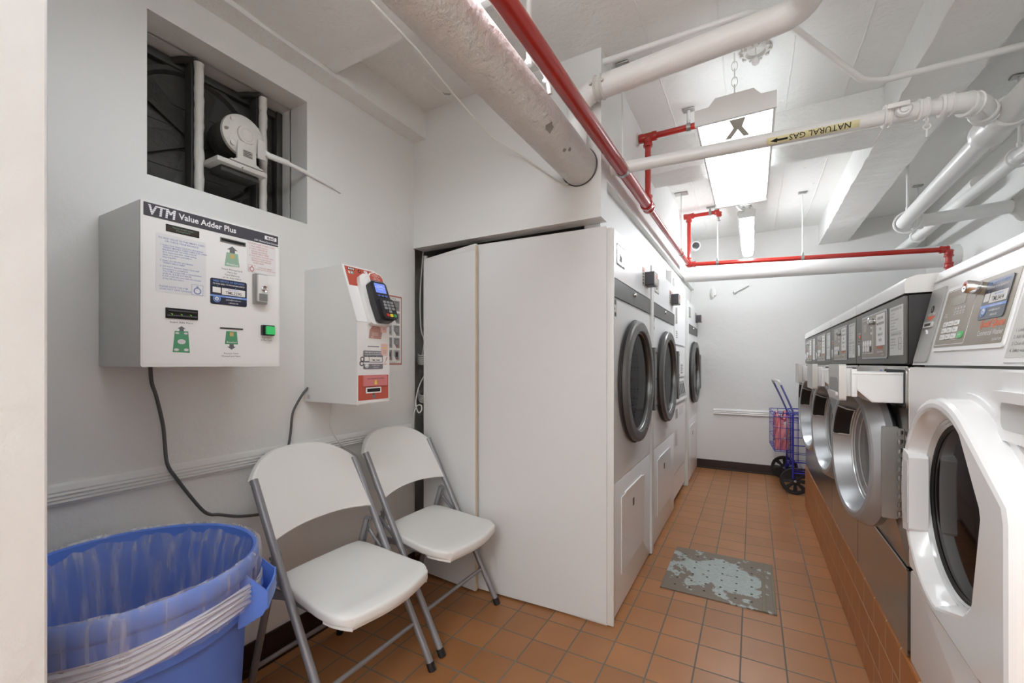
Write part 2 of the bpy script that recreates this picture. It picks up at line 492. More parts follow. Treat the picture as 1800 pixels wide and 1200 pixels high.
# the thin end of the plaster wall at the closet opening
bm = nb(); bx(bm, XL - 0.09, XL - 0.005, 1.866, 1.884, 0.0, 1.845, 0.002); struct('trim_3', bm, WALL)
# ceiling beams and dropped slab
def rough_beam(name, x0, x1, y0, y1, z0, z1, mat=BEAMM, seg=0.06, amp=0.004, seed=1):
    rnd = random.Random(seed)
    t = nb()
    n = max(2, int((y1 - y0) / seg))
    m = max(2, int((x1 - x0) / seg))
    if y1 - y0 >= x1 - x0:
        ring = [(x0, z1), (x0, z0), (x1, z0), (x1, z1)]
        R = []
        for i in range(n + 1):
            y = y0 + (y1 - y0) * i / n
            R.append([t.verts.new((x + (rnd.uniform(-amp, amp) if z == z0 else 0), y, z + (rnd.uniform(-amp, amp) * 0.6 if z == z0 else 0))) for x, z in ring])
    else:
        ring = [(y0, z1), (y0, z0), (y1, z0), (y1, z1)]
        R = []
        for i in range(m + 1):
            x = x0 + (x1 - x0) * i / m
            R.append([t.verts.new((x, y + (rnd.uniform(-amp, amp) if z == z0 else 0), z + (rnd.uniform(-amp, amp) * 0.6 if z == z0 else 0))) for y, z in ring])
    for A, B in zip(R, R[1:]):
        for k in range(4):
            t.faces.new((A[k], A[(k + 1) % 4], B[(k + 1) % 4], B[k]))
    t.faces.new(R[0][::-1]); t.faces.new(R[-1])
    bmesh.ops.recalc_face_normals(t, faces=t.faces)
    b = nb(); merge(b, t)
    return struct(name, b, mat)
rough_beam('ceiling_beam', 0.585, 0.822, YF, YB, 2.395, ZC, seed=2)
rough_beam('ceiling_beam', -0.592, 0.585, 2.84, 3.085, 2.40, ZC, seed=3)
rough_beam('ceiling_beam', XL, -1.598, YF, 1.868, 2.445, ZC, seed=4)
rough_beam('ceiling_beam', -1.598, -0.80, YF, 1.265, 2.462, ZC, seed=5, mat=CEIL)
# board-form lines cast into the ceiling
def seam(name, x0, y0, x1, y1, z=ZC):
    b = nb(); d = V((x1 - x0, y1 - y0, 0)); F = along((x0, y0, z), d)
    t = nb(); L = d.length
    n = 24; rnd = random.Random(int(abs(x0 * 100 + y0 * 10)))
    tube(b, [V((x0, y0, z)).lerp(V((x1, y1, z)), i / n) + V((rnd.uniform(-.002, .002), rnd.uniform(-.002, .002), 0)) for i in range(n + 1)], 0.0035, 6)
    o = struct(name, b, CEIL); return o
k = 0
for x in (-1.42, -1.24, -1.05): seam('ceiling_seam', x, 1.27, x, 1.866)
for x in (-0.4, -0.12, 0.16, 0.42): seam('ceiling_seam', x, 1.3, x, 2.84)
for x in (-0.42, -0.1, 0.2, 0.45): seam('ceiling_seam', x, 3.09, x, 5.34)
# base and rails
bm = nb(); bx(bm, XL, XL + 0.012, YF, 1.866, 0.012, 0.115, 0.003); bx(bm, XL, XL + 0.026, YF, 1.866, 0, 0.03, 0.004); struct('baseboard_left', bm, BASEB)
bm = nb(); bx(bm, -0.56, XR, YB - 0.012, YB, 0.01, 0.10, 0.003); bx(bm, -0.56, XR, YB - 0.02, YB, 0, 0.014, 0.003); struct('baseboard_back', bm, BASEB)
def rail(name, F, L, h):
    b = nb()
    prof = [(0, 0), (0.010, 0), (0.012, h * .08), (0.018, h * .16), (0.012, h * .24), (0.018, h * .32), (0.013, h * .40), (0.019, h * .50), (0.013, h * .58), (0.016, h * .66), (0.012, h * .9), (0.008, h), (0, h)]
    prism(b, F, prof, 0, L)
    return struct(name, b, ENAM2)
# u out of the wall, v up, n along it
rail('trim_1', Fr((XL, 1.856, 0.793), (1, 0, 0), (0, 0, 1)), 2.6, 0.062)
b = nb(); F = Fr((-0.386, YB, 0.615), (0, -1, 0), (0, 0, 1))   # n points to -x here, so run it backwards
prism(b, F, [(0, 0), (0.012, 0), (0.018, .012), (0.012, .02), (0.018, .03), (0.013, .038), (0.018, .047), (0.01, .066), (0, .066)], -1.55, 0)
struct('trim_2', b, ENAM2)
# tiled plinth under the washers
b = nb(); bx(b, 0.38, XR, YF + 0.6, 4.30, 0, 0.352, 0.009, 3); struct('floor_plinth', b, PLINM)
# enclosure panel beside the first dryer and the closet door standing ajar
F = Fr((-1.268, 1.879, 0), (0.714, 0.027, 0), (0, 0, 1))
b = nb(); box(b, F, 0.0, 0.692, 0.008, 1.812, -0.012, 0.0, 0.002); struct('wall_panel', b, BOARD)
F = Fr((-1.625, 1.876, 0), (0.376, -0.034, 0), (0, 0, 1))
b = nb(); box(b, F, 0.0, 0.377, 0.012, 1.775, -0.018, 0.0, 0.002)
prismo = [(0.0, 1.775), (0.377, 1.775), (0.377, 1.808), (0.0, 1.777)]
prism(b, F, prismo, -0.018, 0.0); dr = struct('door_1', b, BOARD)
b = nb(); box(b, F, 0.3772, 0.379, 0.015, 1.80, -0.0175, -0.001); o = obj('raw_board_edge', b, pm('raw_board', srgb(206, 190, 164), 0.8, var=(20, 0.15)), dr)

# ================================================================== things in the closet gap
t = thing('cable_bundle', 'grey conduit and looped white cables inside the narrow closet gap beside the ajar door', 'cables', (-1.67, 1.96, 0.9))
b = nb(); tube(b, [(-0.01, 0.0, 0.5), (-0.01, 0, 0.92)], 0.014, 10); obj('conduit', b, CORDW, t)
b = nb()
for i in range(5):
    tube(b, smooth_path([(-0.10, 0.03, 0.30 + .012 * i), (-0.02, -0.03, 0.285 + .012 * i), (0.07, 0.0, 0.30 + .013 * i), (0.1, 0.06, 0.32 + .01 * i)]), 0.005, 8)
for i in range(4):
    tube(b, smooth_path([(-0.10, 0.03, 0.14 - .012 * i), (-0.02, -0.03, 0.10 - .012 * i), (0.06, -0.01, 0.12 - .013 * i), (0.1, 0.06, 0.17 - .01 * i)]), 0.005, 8)
tube(b, smooth_path([(-0.03, 0.0, 0.95), (-0.035, -0.02, 0.7), (-0.03, -0.02, 0.5), (0.0, -0.025, 0.42), (-0.02, -0.02, 0.33)]), 0.004, 8)
obj('cable_loop', b, CORDW, t)
o = tag(obj('white_cable', (lambda b: (tube(b, smooth_path([(-1.665, 1.95, 1.14), (-1.672, 1.90, 1.07), (-1.655, 1.85, 1.0), (-1.652, 1.845, 0.95), (-1.625, 1.835, 0.915), (-1.60, 1.83, 0.93), (-1.61, 1.84, 0.955), (-1.645, 1.845, 0.95), (-1.66, 1.835, 0.90), (-1.664, 1.83, 0.80), (-1.67, 1.80, 0.70), (-1.67, 1.74, 0.60), (-1.67, 1.62, 0.55), (-1.672, 1.5, 0.54)]), 0.0035, 8), b)[1])(nb()), CORDW), 'thin white cable looping out of the closet gap and down behind the farther chair', 'cable')

# ================================================================== PIPES
def fitting(b, p, d, r, L, mi=0):
    """a thickened band around a pipe"""
    d = V(d).normalized(); p = V(p)
    F = along(p - d * L / 2, d)
    lathe(b, F, [(0, 0), (r, 0), (r * 1.06, L * .12), (r * 1.06, L * .22), (r * .97, L * .3), (r * .97, L * .7), (r * 1.06, L * .78), (r * 1.06, L * .88), (r, L), (0, L)], 20, mi)
sp = thing('sprinkler_pipe', 'glossy red sprinkler pipe running above the dryers and across the back wall', 'pipe', (-0.53, 2.56, 2.1))
o0 = V((-0.53, 2.56, 2.1))
def L(*p): return [V(q) - o0 for q in p]
b = nb(); tube(b, L((-0.572, YF, 2.1), (-0.53, 2.54, 2.1)), 0.029, 24); obj('main_pipe', b, RED, sp)
b = nb(); tube(b, L((-0.53, 2.54, 2.1), (-0.515, 4.24, 2.10)), 0.0185, 18); obj('main_pipe', b, RED, sp)
b = nb(); tube(b, L((-0.51, 4.26, 2.1), (1.24, 4.26, 2.015), (1.24, 4.26, 1.6)), 0.0185, 18, 0.03); obj('cross_pipe', b, RED, sp)
b = nb(); tube(b, L((-0.53, 2.56, 2.1), (-0.53, 2.56, 2.50)), 0.017, 16); tube(b, L((-0.592, 2.56, 2.50), (-0.10, 2.56, 2.50)), 0.017, 16); obj('branch_pipe', b, RED, sp)
b = nb(); tube(b, L((-0.513, 4.26, 2.1), (-0.513, 4.26, 2.545)), 0.0165, 16); tube(b, L((-0.54, 4.26, 2.545), (-0.262, 4.26, 2.545), (-0.262, 4.26, 2.50)), 0.0165, 16, 0.02); obj('branch_pipe', b, RED, sp)
b = nb(); fitting(b, V((-0.53, 2.55, 2.1)) - o0, (0, 1, 0), 0.034, 0.085); fitting(b, V((-0.53, 2.56, 2.13)) - o0, (0, 0, 1), 0.026, 0.06); obj('tee_fitting', b, RED, sp)
b = nb(); fitting(b, V((-0.53, 2.56, 2.50)) - o0, (1, 0, 0), 0.025, 0.10); fitting(b, V((-0.53, 2.56, 2.47)) - o0, (0, 0, 1), 0.025, 0.05); obj('tee_fitting', b, RED, sp)
b = nb(); fitting(b, V((-0.513, 4.26, 2.545)) - o0, (1, 0, 0), 0.024, 0.09); fitting(b, V((-0.513, 4.26, 2.515)) - o0, (0, 0, 1), 0.024, 0.045); obj('tee_fitting', b, RED, sp)
b = nb(); fitting(b, V((-0.513, 4.24, 2.1)) - o0, (0, 1, 0), 0.026, 0.06); fitting(b, V((-0.48, 4.26, 2.1)) - o0, (1, 0, -0.05), 0.026, 0.05); fitting(b, V((-0.513, 4.26, 2.14)) - o0, (0, 0, 1), 0.024, 0.05)
lathe(b, along(V((-0.513, 4.262, 2.075)) - o0, (0, 0, 1)), [(0, 0), (0.018, 0.003), (0.025, 0.02), (0.02, 0.045), (0, 0.05)], 16); obj('elbow_fitting', b, RED, sp)
b = nb(); fitting(b, V((1.215, 4.26, 2.016)) - o0, (1, 0, -0.05), 0.026, 0.05); fitting(b, V((1.24, 4.26, 1.985)) - o0, (0, 0, 1), 0.026, 0.05); obj('elbow_fitting', b, RED, sp)
b = nb(); fitting(b, V((1.24, 4.26, 1.90)) - o0, (0, 0, 1), 0.025, 0.04); obj('pipe_coupling', b, RED, sp)
b = nb(); fitting(b, V((-0.28, 4.26, 2.545)) - o0, (1, 0, 0), 0.023, 0.04); fitting(b, V((-0.262, 4.26, 2.525)) - o0, (0, 0, 1), 0.022, 0.035); obj('elbow_fitting', b, RED, sp)
b = nb(); P = V((-0.262, 4.26, 2.50)) - o0
lathe(b, along(P, (0, 0, -1)), [(0, 0), (0.012, 0), (0.012, 0.012), (0.006, 0.016), (0.004, 0.03), (0.013, 0.033), (0.013, 0.036), (0, 0.038)], 14); obj('sprinkler_head', b, GALV, sp)
b = nb(); lathe(b, along(V((-0.59, 2.56, 2.5)) - o0, (1, 0, 0)), [(0, 0), (0.036, 0), (0.034, 0.006), (0.02, 0.01), (0, 0.01)], 18); obj('wall_flange', b, DIRTW, sp)
# natural gas line
gp = thing('gas_pipe', 'white painted gas pipe with a yellow flow label crossing below the hanging light', 'pipe', (0.0, 2.0, 2.1))
g0 = V((0, 2.0, 2.1))
def G(*p): return [V(q) - g0 for q in p]
b = nb(); tube(b, G((-0.595, 2.03, 2.115), (0.62, 2.085, 2.105), (0.69, 2.13, 2.10), (0.80, 2.32, 2.10)), 0.027, 20, 0.05); obj('run_pipe', b, PIPEW, gp)
b = nb(); tube(b, G((0.80, YF, 2.10), (0.815, 2.30, 2.10)), 0.048, 24); obj('main_pipe', b, PIPEW, gp)
b = nb(); tube(b, G((0.815, 2.28, 2.10), (0.855, 3.70, 2.10), (1.398, 3.70, 2.13)), 0.040, 24, 0.05); obj('main_pipe', b, PIPEW, gp)
b = nb(); fitting(b, V((0.812, 2.32, 2.10)) - g0, (0.02, 1, 0), 0.056, 0.2); obj('tee_fitting', b, PIPEW, gp)
b = nb(); fitting(b, V((0.60, 2.083, 2.105)) - g0, (1, 0.03, 0), 0.037, 0.035); fitting(b, V((0.67, 2.11, 2.102)) - g0, (0.8, 0.45, 0), 0.040, 0.04); fitting(b, V((0.735, 2.20, 2.10)) - g0, (0.45, 0.8, 0), 0.040, 0.04)
tube(b, G((0.60, 2.083, 2.105), (0.655, 2.092, 2.104), (0.70, 2.13, 2.102), (0.74, 2.21, 2.10)), 0.034, 18, 0.06); obj('elbow_fitting', b, PIPEW, gp)
b = nb()
fitting(b, V((0.435, 2.073, 2.107)) - g0, (1, 0.03, 0), 0.038, 0.022); fitting(b, V((0.535, 2.08, 2.107)) - g0, (1, 0.03, 0), 0.036, 0.03)
tube(b, G((0.43, 2.073, 2.107), (0.545, 2.08, 2.107)), 0.031, 16)
lathe(b, along(V((0.475, 2.05, 2.107)) - g0, (0, -1, -0.2)), [(0.024, 0), (0.026, 0.012), (0.02, 0.02), (0.013, 0.02), (0.012, 0.026), (0, 0.026)], 18)
F = along(V((0.475, 2.018, 2.115)) - g0, (0, -1, -.2)); box(b, F, -0.05, 0.012, -0.008, 0.008, 0.0, 0.008, 0.003)
obj('shutoff_valve', b, PIPEW, gp)
b = nb(); torus(b, along(V((0.548, 2.081, 2.062)) - g0, (1, 0, 0)), 0.010, 0.0022, 14, 6); torus(b, along(V((0.548, 2.081, 2.043)) - g0, (0, 1, 0)), 0.010, 0.0022, 14, 6)
cyl(b, V((0.548, 2.081, 2.033)) - g0, V((0.548, 2.081, 2.005)) - g0, 0.003, 8); obj('seal_tag', b, PIPEW, gp)
b = nb(); fitting(b, V((0.93, 3.70, 2.104)) - g0, (1, 0, 0), 0.047, 0.05); obj('elbow_fitting', b, PIPEW, gp)
b = nb(); lathe(b, along(V((1.399, 3.70, 2.13)) - g0, (-1, 0, 0)), [(0.0, 0), (0.095, 0), (0.085, 0.012), (0.06, 0.03), (0.05, 0.045), (0.042, 0.05)], 24); obj('wall_flange', b, DIRTW, gp)
# flow labels wrap the lower front of the pipe
def pipe_label(F, R, L, a0, a1, word, parent, size, flip):
    b = nb()
    n = 8
    sheet(b, lambda u, v: F.o + F.u * ((u - .5) * L) + (F.v * math.sin(a0 + (a1 - a0) * v) + F.n * math.cos(a0 + (a1 - a0) * v)) * (R + .0006), 2, n)
    am = (a0 + a1) / 2
    T = Fr(F.o + (F.v * math.sin(am) + F.n * math.cos(am)) * (R + .0012), F.u * (-1 if flip else 1), (F.v * math.cos(am) - F.n * math.sin(am)) * (-1 if flip else 1))
    tw = nb()
    text(tw, W0, word, -L * .42 , -size * .36, size, 1, 'LEFT', 0.0, 0.006, 1.0)
    for k in range(-8, 9): bmesh.ops.bisect_plane(tw, geom=tw.verts[:] + tw.edges[:] + tw.faces[:], plane_co=(0, k * size * .1 + .0003, 0), plane_no=(0, 1, 0))
    bmesh.ops.transform(tw, matrix=T.M, verts=tw.verts)
    ax = L * .26
    prism(tw, T, [(ax, -.004), (ax + L * .12, -.004), (ax + L * .12, -.009), (ax + L * .20, 0), (ax + L * .12, .009), (ax + L * .12, .004), (ax, .004)], -0.0002, 0.0002, mi=1)
    for f in tw.faces: f.material_index = 1
    # bend the print round the pipe
    for v in tw.verts:
        q = v.co - T.o; h = q.dot(T.v); a = h / R
        v.co = T.o + T.u * q.dot(T.u) + T.n * (R * (math.cos(a) - 1)) + T.v * (R * math.sin(a)) + T.n * 0.0006
    merge(b, tw)
    return obj('flow_label', b, [PALEY, INK], parent)
pipe_label(Fr(V((0.20, 2.0625, 2.108)) - g0, (1, 0.03, 0), (0, 0, 1)), 0.027, 0.30, -1.15, -0.15, 'NATURAL GAS', gp, 0.030, True)
Fq = Fr(V((0.858, 3.30, 2.10)) - g0, (-0.03, -1, 0), (0, 0, 1))
pipe_label(Fq, 0.040, 0.30, -1.15, -0.35, 'NATURAL GAS', gp, 0.030, False)
# other pipes
def pipe_thing(name, label, pts, r, mat, rad=0.0, seg=20, cat='pipe', extra=None):
    p0 = V(pts[0])
    t = thing(name, label, cat, p0)
    b = nb(); tube(b, [V(p) - p0 for p in pts], r, seg, rad); obj('pipe', b, mat, t)
    if extra: extra(t, p0)
    return t
TORN = pm('bare_lagging', srgb(150, 146, 138), 0.9, bump=[(80, .6, .01)], var=(40, .3))
def bi_extra(t, p0):
    b = nb(); torus(b, along(V((-0.690, 1.855, 2.085)) - p0, (0, 1, 0.1)), 0.0845, 0.0032, 40, 6); obj('end_band', b, CORDG, t)
    rnd = random.Random(3)
    b = nb()
    for (a, y) in ((-0.75, 1.40), (-0.9, 1.56), (-0.7, 1.585)):
        F = along(V((-0.690 + .0815 * math.cos(a), y, 2.085 + .0815 * math.sin(a))) - p0, (math.cos(a), 0, math.sin(a)))
        s = .028 if y < 1.5 else .011
        b = nb(); prism(b, F, [(s * rnd.uniform(.6, 1) * math.cos(i), s * rnd.uniform(.4, .8) * math.sin(i)) for i in [k * .7 for k in range(9)]], -.001, .0015); obj('torn_patch', b, TORN, t)
pipe_thing('insulated_pipe', 'thick white lagged pipe with torn patches running into the wall above the closet', [(-0.690, YF, 2.085), (-0.690, 1.88, 2.085)], 0.082, INSUL, 0, 36, extra=bi_extra)
def st_extra(t, p0):
    b = nb(); fitting(b, V((-0.575, 1.802, 2.378)) - p0, (1, 0, 0), 0.049, 0.04)
    for dy in (-.025, .025): cyl(b, V((-0.575 + dy, 1.745, 2.375)) - p0, V((-0.575 + dy, 1.765, 2.375)) - p0, 0.007, 8)
    obj('pipe_collar', b, DIRTW, t)
pipe_thing('insulated_pipe', 'smooth white lagged pipe rising from the thick one and turning overhead toward the room', [(-0.672, 1.76, 2.11), (-0.672, 1.805, 2.375), (0.165, 1.78, 2.405), (0.165, YF, 2.43)], 0.047, INSUL2, 0.085, 26, extra=st_extra)
pipe_thing('duct_pipe', 'fat white lagged pipe running along the back wall just below the red pipe', [(-0.59, 4.62, 2.085), (1.40, 4.62, 2.03)], 0.085, INSUL2, 0, 30)
pipe_thing('water_pipe', 'slim plain white pipe running high beside the wall over the washers', [(1.13, YF, 2.20), (1.145, 5.35, 2.20)], 0.032, PIPEW)
pipe_thing('water_pipe', 'short white pipe tucked up in the corner above the washers, behind the slim one', [(1.28, 3.9, 2.36), (1.29, 5.35, 2.30)], 0.045, PIPEW)
pipe_thing('electrical_conduit', 'thin white conduit bending across the ceiling and under the long beam', [(-0.60, 1.90, 2.555), (0.0, 1.905, 2.55), (0.08, 1.96, 2.545), (0.40, 2.27, 2.365), (0.47, 2.30, 2.36), (1.40, 2.30, 2.36)], 0.0125, PIPEW, 0.09, 14)
pipe_thing('ceiling_cable', 'thin white cable sagging from the ceiling to the end of the thick lagged pipe', [(-1.10, 0.75, 2.455), (-1.11, 1.0, 2.40), (-1.13, 1.265, 2.40), (-1.15, 1.55, 2.37), (-1.10, 1.75, 2.28), (-0.98, 1.84, 2.20), (-0.87, 1.852, 2.11), (-0.80, 1.850, 2.05), (-0.74, 1.850, 2.01)], 0.0045, CORDW, 0.12, 8)
# hangers
def hanger(x, y, zb, label, r=0.022, axis=(0, 1, 0), plate_w=0.03, ztop=ZC, mat=GALV, rodr=0.0045, clevis=False):
    t = thing('pipe_hanger', label, 'pipe hanger', (x, y, ztop))
    h = zb + r - ztop
    b = nb(); cyl(b, (0, 0, -0.004), (0, 0, h + 0.004), rodr, 10); obj('rod', b, PIPEW, t)
    b = nb(); bx(b, -plate_w, plate_w, -plate_w * .7, plate_w * .7, -0.009, 0.0, 0.002); obj('ceiling_plate', b, mat, t)
    b = nb()
    F = along((0, 0, zb - ztop), axis)
    if clevis:
        torus(b, F, r + .012, 0.006, 32, 8)
        cyl(b, V((0, 0, h + .002)), V((0, 0, h + .035)), 0.011, 8)
    else:
        lathe(b, F.at(0, 0, -0.011), [(r, 0), (r + .004, 0), (r + .004, .022), (r, .022), (r, 0)], 24)
        bx(b, -0.008, 0.008, -0.008, 0.008, h, h + 0.022, 0.002)
    obj('clamp', b, mat if not clevis else PIPEW, t)
    return t
hanger(-0.535, 2.02, 2.1, 'rod hanger holding the red pipe where the gas pipe meets the bulkhead', 0.029)
hanger(-0.517, 3.80, 2.1, 'thin rod hanger near the corner end of the red pipe over the dryers', 0.0185, plate_w=0.05)
hanger(-0.275, 4.26, 2.09, 'rod hanger with clamp on the red cross pipe, next to the hanging bare light', 0.0185, (1, 0, -.05))
hanger(0.36, 4.26, 2.06, 'rod hanger on the red cross pipe beneath the long beam edge', 0.0185, (1, 0, -.05))
hanger(-0.31, 2.56, 2.50, 'short grey strap hanger on the upper red branch by the big hanging light', 0.017, (1, 0, 0), rodr=0.010)
hanger(-0.335, 4.26, 2.545, 'stubby hanger on the small red branch with the sprinkler head', 0.0165, (1, 0, 0), rodr=0.006)
hanger(0.872, 3.66, 2.1, 'white ring hanger around the elbow of the thick gas pipe', 0.058, (0.5, 1, 0), clevis=True, rodr=0.008)
t = thing('pipe_hanger', 'white hanger rod and hooked clamp between the thick lagged pipe and the red pipe', 'pipe hanger', (-0.662, 1.30, ZC))
b = nb(); cyl(b, (0, 0, .004), (0, 0, -.40), .010, 12); obj('rod', b, PIPEW, t)
b = nb(); tube(b, [(-.02, .01, -.385), (.0, .0, -.375), (.022, .02, -.385), (.045, .05, -.43), (.05, .06, -.48)], .008, 10, .015); cyl(b, (.03, .05, -.435), (.07, .045, -.435), .007, 8); lathe(b, along((.066, .045, -.435), (1, 0, 0)), [(0, 0), (.014, 0), (.014, .012), (0, .012)], 6); lathe(b, along((.036, .05, -.435), (1, 0, 0)), [(0, 0), (.012, 0), (.012, .010), (0, .010)], 6); obj('clamp', b, PIPEW, t)
hanger(1.14, 3.05, 2.20, 'white hanger clamped to the slim pipe high by the wall', 0.034, clevis=True, rodr=0.006)
hanger(1.145, 4.55, 2.20, 'farther white hanger on the slim pipe, above the end of the red pipe', 0.034, clevis=True, rodr=0.006)
# bare socket ring with pull pendant on the ceiling
t = thing('lamp_socket', 'painted-over ceiling lamp ring with a small round pendant hanging from it', 'lamp socket', (0.012, 2.215, ZC))
b = nb(); lathe(b, along((0, 0, 0), (0, 0, -1)), [(0, 0), (0.055, 0), (0.06, 0.008), (0.052, 0.016), (0.04, 0.02), (0.036, 0.006), (0, 0.006)], 24)
for i in range(10):
    a = i * PI / 5; lathe(b, along((0.056 * math.cos(a), 0.056 * math.sin(a), -0.006), (0, 0, -1)), [(0, 0), (0.011, 0), (0.007, 0.016), (0, 0.018)], 8)
obj('ceiling_ring', b, DIRTW, t)
b = nb(); cyl(b, (0, -.02, -0.01), (0, -.02, -0.055), 0.002, 6); obj('pull_cord', b, PIPEW, t)
b = nb(); lathe(b, along((0, -.02, -0.052), (0, 0, -1)), [(0, 0), (0.01, 0.004), (0.017, 0.016), (0.014, 0.028), (0.005, 0.036), (0, 0.038)], 14); obj('pendant', b, PIPEW, t)
# security camera
t = thing('security_camera', 'small white ball security camera on the bulkhead near the back corner', 'camera', (-0.59, 5.02, 2.455))
b = nb(); lathe(b, along((0, 0, 0), (1, 0, 0)), [(0, 0), (0.05, 0), (0.05, 0.015), (0.03, 0.03), (0, 0.03)], 20); obj('mount', b, WPLAS, t)
d = V((0.35, -1, -0.12)).normalized()
b = nb(); F = along(V((0.045, 0, 0)) - d * 0.05, d); lathe(b, F, [(0, -.01), (0.035, -.006), (0.054, 0.02), (0.058, 0.05), (0.054, 0.08), (0.045, 0.095), (0.038, 0.097), (0.036, 0.09), (0, 0.09)], 24); obj('housing', b, WPLAS, t)
b = nb(); lathe(b, F, [(0, 0.091), (0.035, 0.091), (0.032, 0.096), (0, 0.099)], 20); obj('lens', b, pm('camera_glass', srgb(70, 70, 72), 0.12), t)
# small pipe bracket under the fat back pipe
t = thing('wall_bracket', 'little white pipe stub and bracket on the back wall below the fat lagged pipe', 'bracket', (-0.36, YB, 1.98))
b = nb(); bx(b, -0.05, 0.0, -0.03, 0, -0.03, 0.05, 0.004); cyl(b, (-.03, -.03, .05), (-.03, -.03, -.05), 0.013, 10); obj('bracket', b, ENAM2, t)
b = nb(); cyl(b, (0.20, -.02, .0), (0.32, -.02, .06), 0.012, 10); lathe(b, along((0.2, -.02, 0), (-1, 0, -.4)), [(0, 0), (.02, 0), (.02, .02), (0, .03)], 10); obj('pipe_stub', b, ENAM2, t)

# ================================================================== LIGHTS
def chain(b, p0, p1, n=5, w=0.011, r=0.0022):
    p0, p1 = V(p0), V(p1); d = p1 - p0
    for i in range(n):
        c = p0 + d * ((i + .5) / n)
        F = along(c, (1, 0, 0) if i % 2 else (0, 1, 0))
        F = Fr(c, (0, 1, 0) if i % 2 else (1, 0, 0), (0, 0, 1))
        torus(b, F, d.length / n * .62, r, 16, 6, 0, 0.55)
def wrap_light(name, label, x, y0, y1, zb, w, st, pat=True):
    t = thing(name, label, 'ceiling light', (x, y0, zb))
    L_ = y1 - y0; h = w / 2
    b = nb()
    prism(b, Fr((0, .008, 0), (1, 0, 0), (0, 0, 1)), [(-h, 0), (h, 0), (h + .004, .012), (h + .004, .048), (h * .62, .050), (h * .46, .082), (-h * .46, .082), (-h * .62, .050), (-h - .004, .048), (-h - .004, .012)], -L_, 0, 0.0)
    obj('housing', b, ENAM2, t)
    b = nb(); prism(b, Fr((0, 0, 0), (1, 0, 0), (0, 0, 1)), [(-h + .01, .06), (h - .01, .06), (h - .01, -.012), (h - .03, -.022), (-h + .03, -.022), (-h + .01, -.012)], -L_ + .03, -0.012, 0)
    obj('diffuser', b, emis('lens_' + name, LAMP, st, (9.0, 0.35)), t)
    b = nb(); prism(b, Fr((0, .0, 0), (1, 0, 0), (0, 0, 1)), [(-h - .004, -.022), (h + .004, -.022), (h + .005, .050), (h * .66, .052), (h * .48, .085), (-h * .48, .085), (-h * .66, .052), (-h - .005, .050)], -.006, .006, .0015); bx(b, -h, h, L_ - .014, L_ + .012, -.032, .05, .002)
    bx(b, -h, -h + .008, 0.006, L_ - .01, -.016, .01, .001); bx(b, h - .008, h, 0.006, L_ - .01, -.016, .01, .001); obj('end_cap', b, ENAM2, t)
    return t
lm = wrap_light('hanging_light', 'long boxy fluorescent light with ribbed lens hung on chains over the aisle', -0.072, 2.148, 3.325, 2.302, 0.315, LENS_MID)
b = nb(); chain(b, (-0.0, 0.06, 0.082), (-0.0, 0.06, 0.298), 6, r=.0026); obj('chain', b, PIPEW, lm)
b = nb(); chain(b, (-0.0, 1.10, 0.082), (-0.0, 1.10, 0.298), 6, r=.0026); obj('chain', b, PIPEW, lm)
b = nb(); prism(b, Fr((0, 0, -0.0232), (1, 0, 0), (0, -1, 0)), [(0.00, -.012), (0.045, -.012), (0.03, -.09), (0.06, -.19), (0.035, -.19), (0.012, -.11), (-0.02, -.19), (-.045, -.19), (-.005, -.09), (-.02, -.012)], -.0006, 0.0006); obj('lens_stain', b, pm('lens_stain', srgb(190, 186, 176), .6), lm)
ln = wrap_light('hanging_light', 'fluorescent wrap light half hidden above the thick lagged pipe and red pipe', -0.66, -0.02, 1.16, 2.372, 0.315, LENS_NEAR)
sl = thing('strip_light', 'narrow fluorescent strip light with glowing bare lens hanging at the back of the aisle', 'ceiling light', (-0.04, 3.70, 2.29))
b = nb(); prism(b, Fr((0, 0, 0), (1, 0, 0), (0, 0, 1)), [(-.05, .0), (.05, .0), (.062, .03), (.062, .05), (.055, .06), (-.055, .06), (-.062, .05), (-.062, .03)], -1.13, 0, 0); obj('housing', b, ENAM2, sl)
b = nb(); prism(b, Fr((0, 0, 0), (1, 0, 0), (0, 0, 1)), [(-.045, .001), (-.047, -.02), (-.034, -.045), (0, -.054), (.034, -.045), (.047, -.02), (.045, .001)], -1.12, -.01, 0); obj('tube_lens', b, emis('bare_tube_glow', LAMP, TUBE_FAR), sl)
b = nb(); chain(b, (-0.02, 0.05, .06), (-0.02, 0.05, .31), 7); chain(b, (0.03, 0.05, .06), (0.03, 0.05, .31), 7); obj('chain', b, GALV, sl)
b = nb(); tube(b, smooth_path([(-0.10, -0.352, 0.05), (-0.09, -0.25, 0.075), (-0.05, -0.05, 0.06), (0.0, 0.02, 0.065), (.02, .05, .075), (.02, .06, .13)]), 0.0085, 10); obj('cable', b, CORDW, sl)

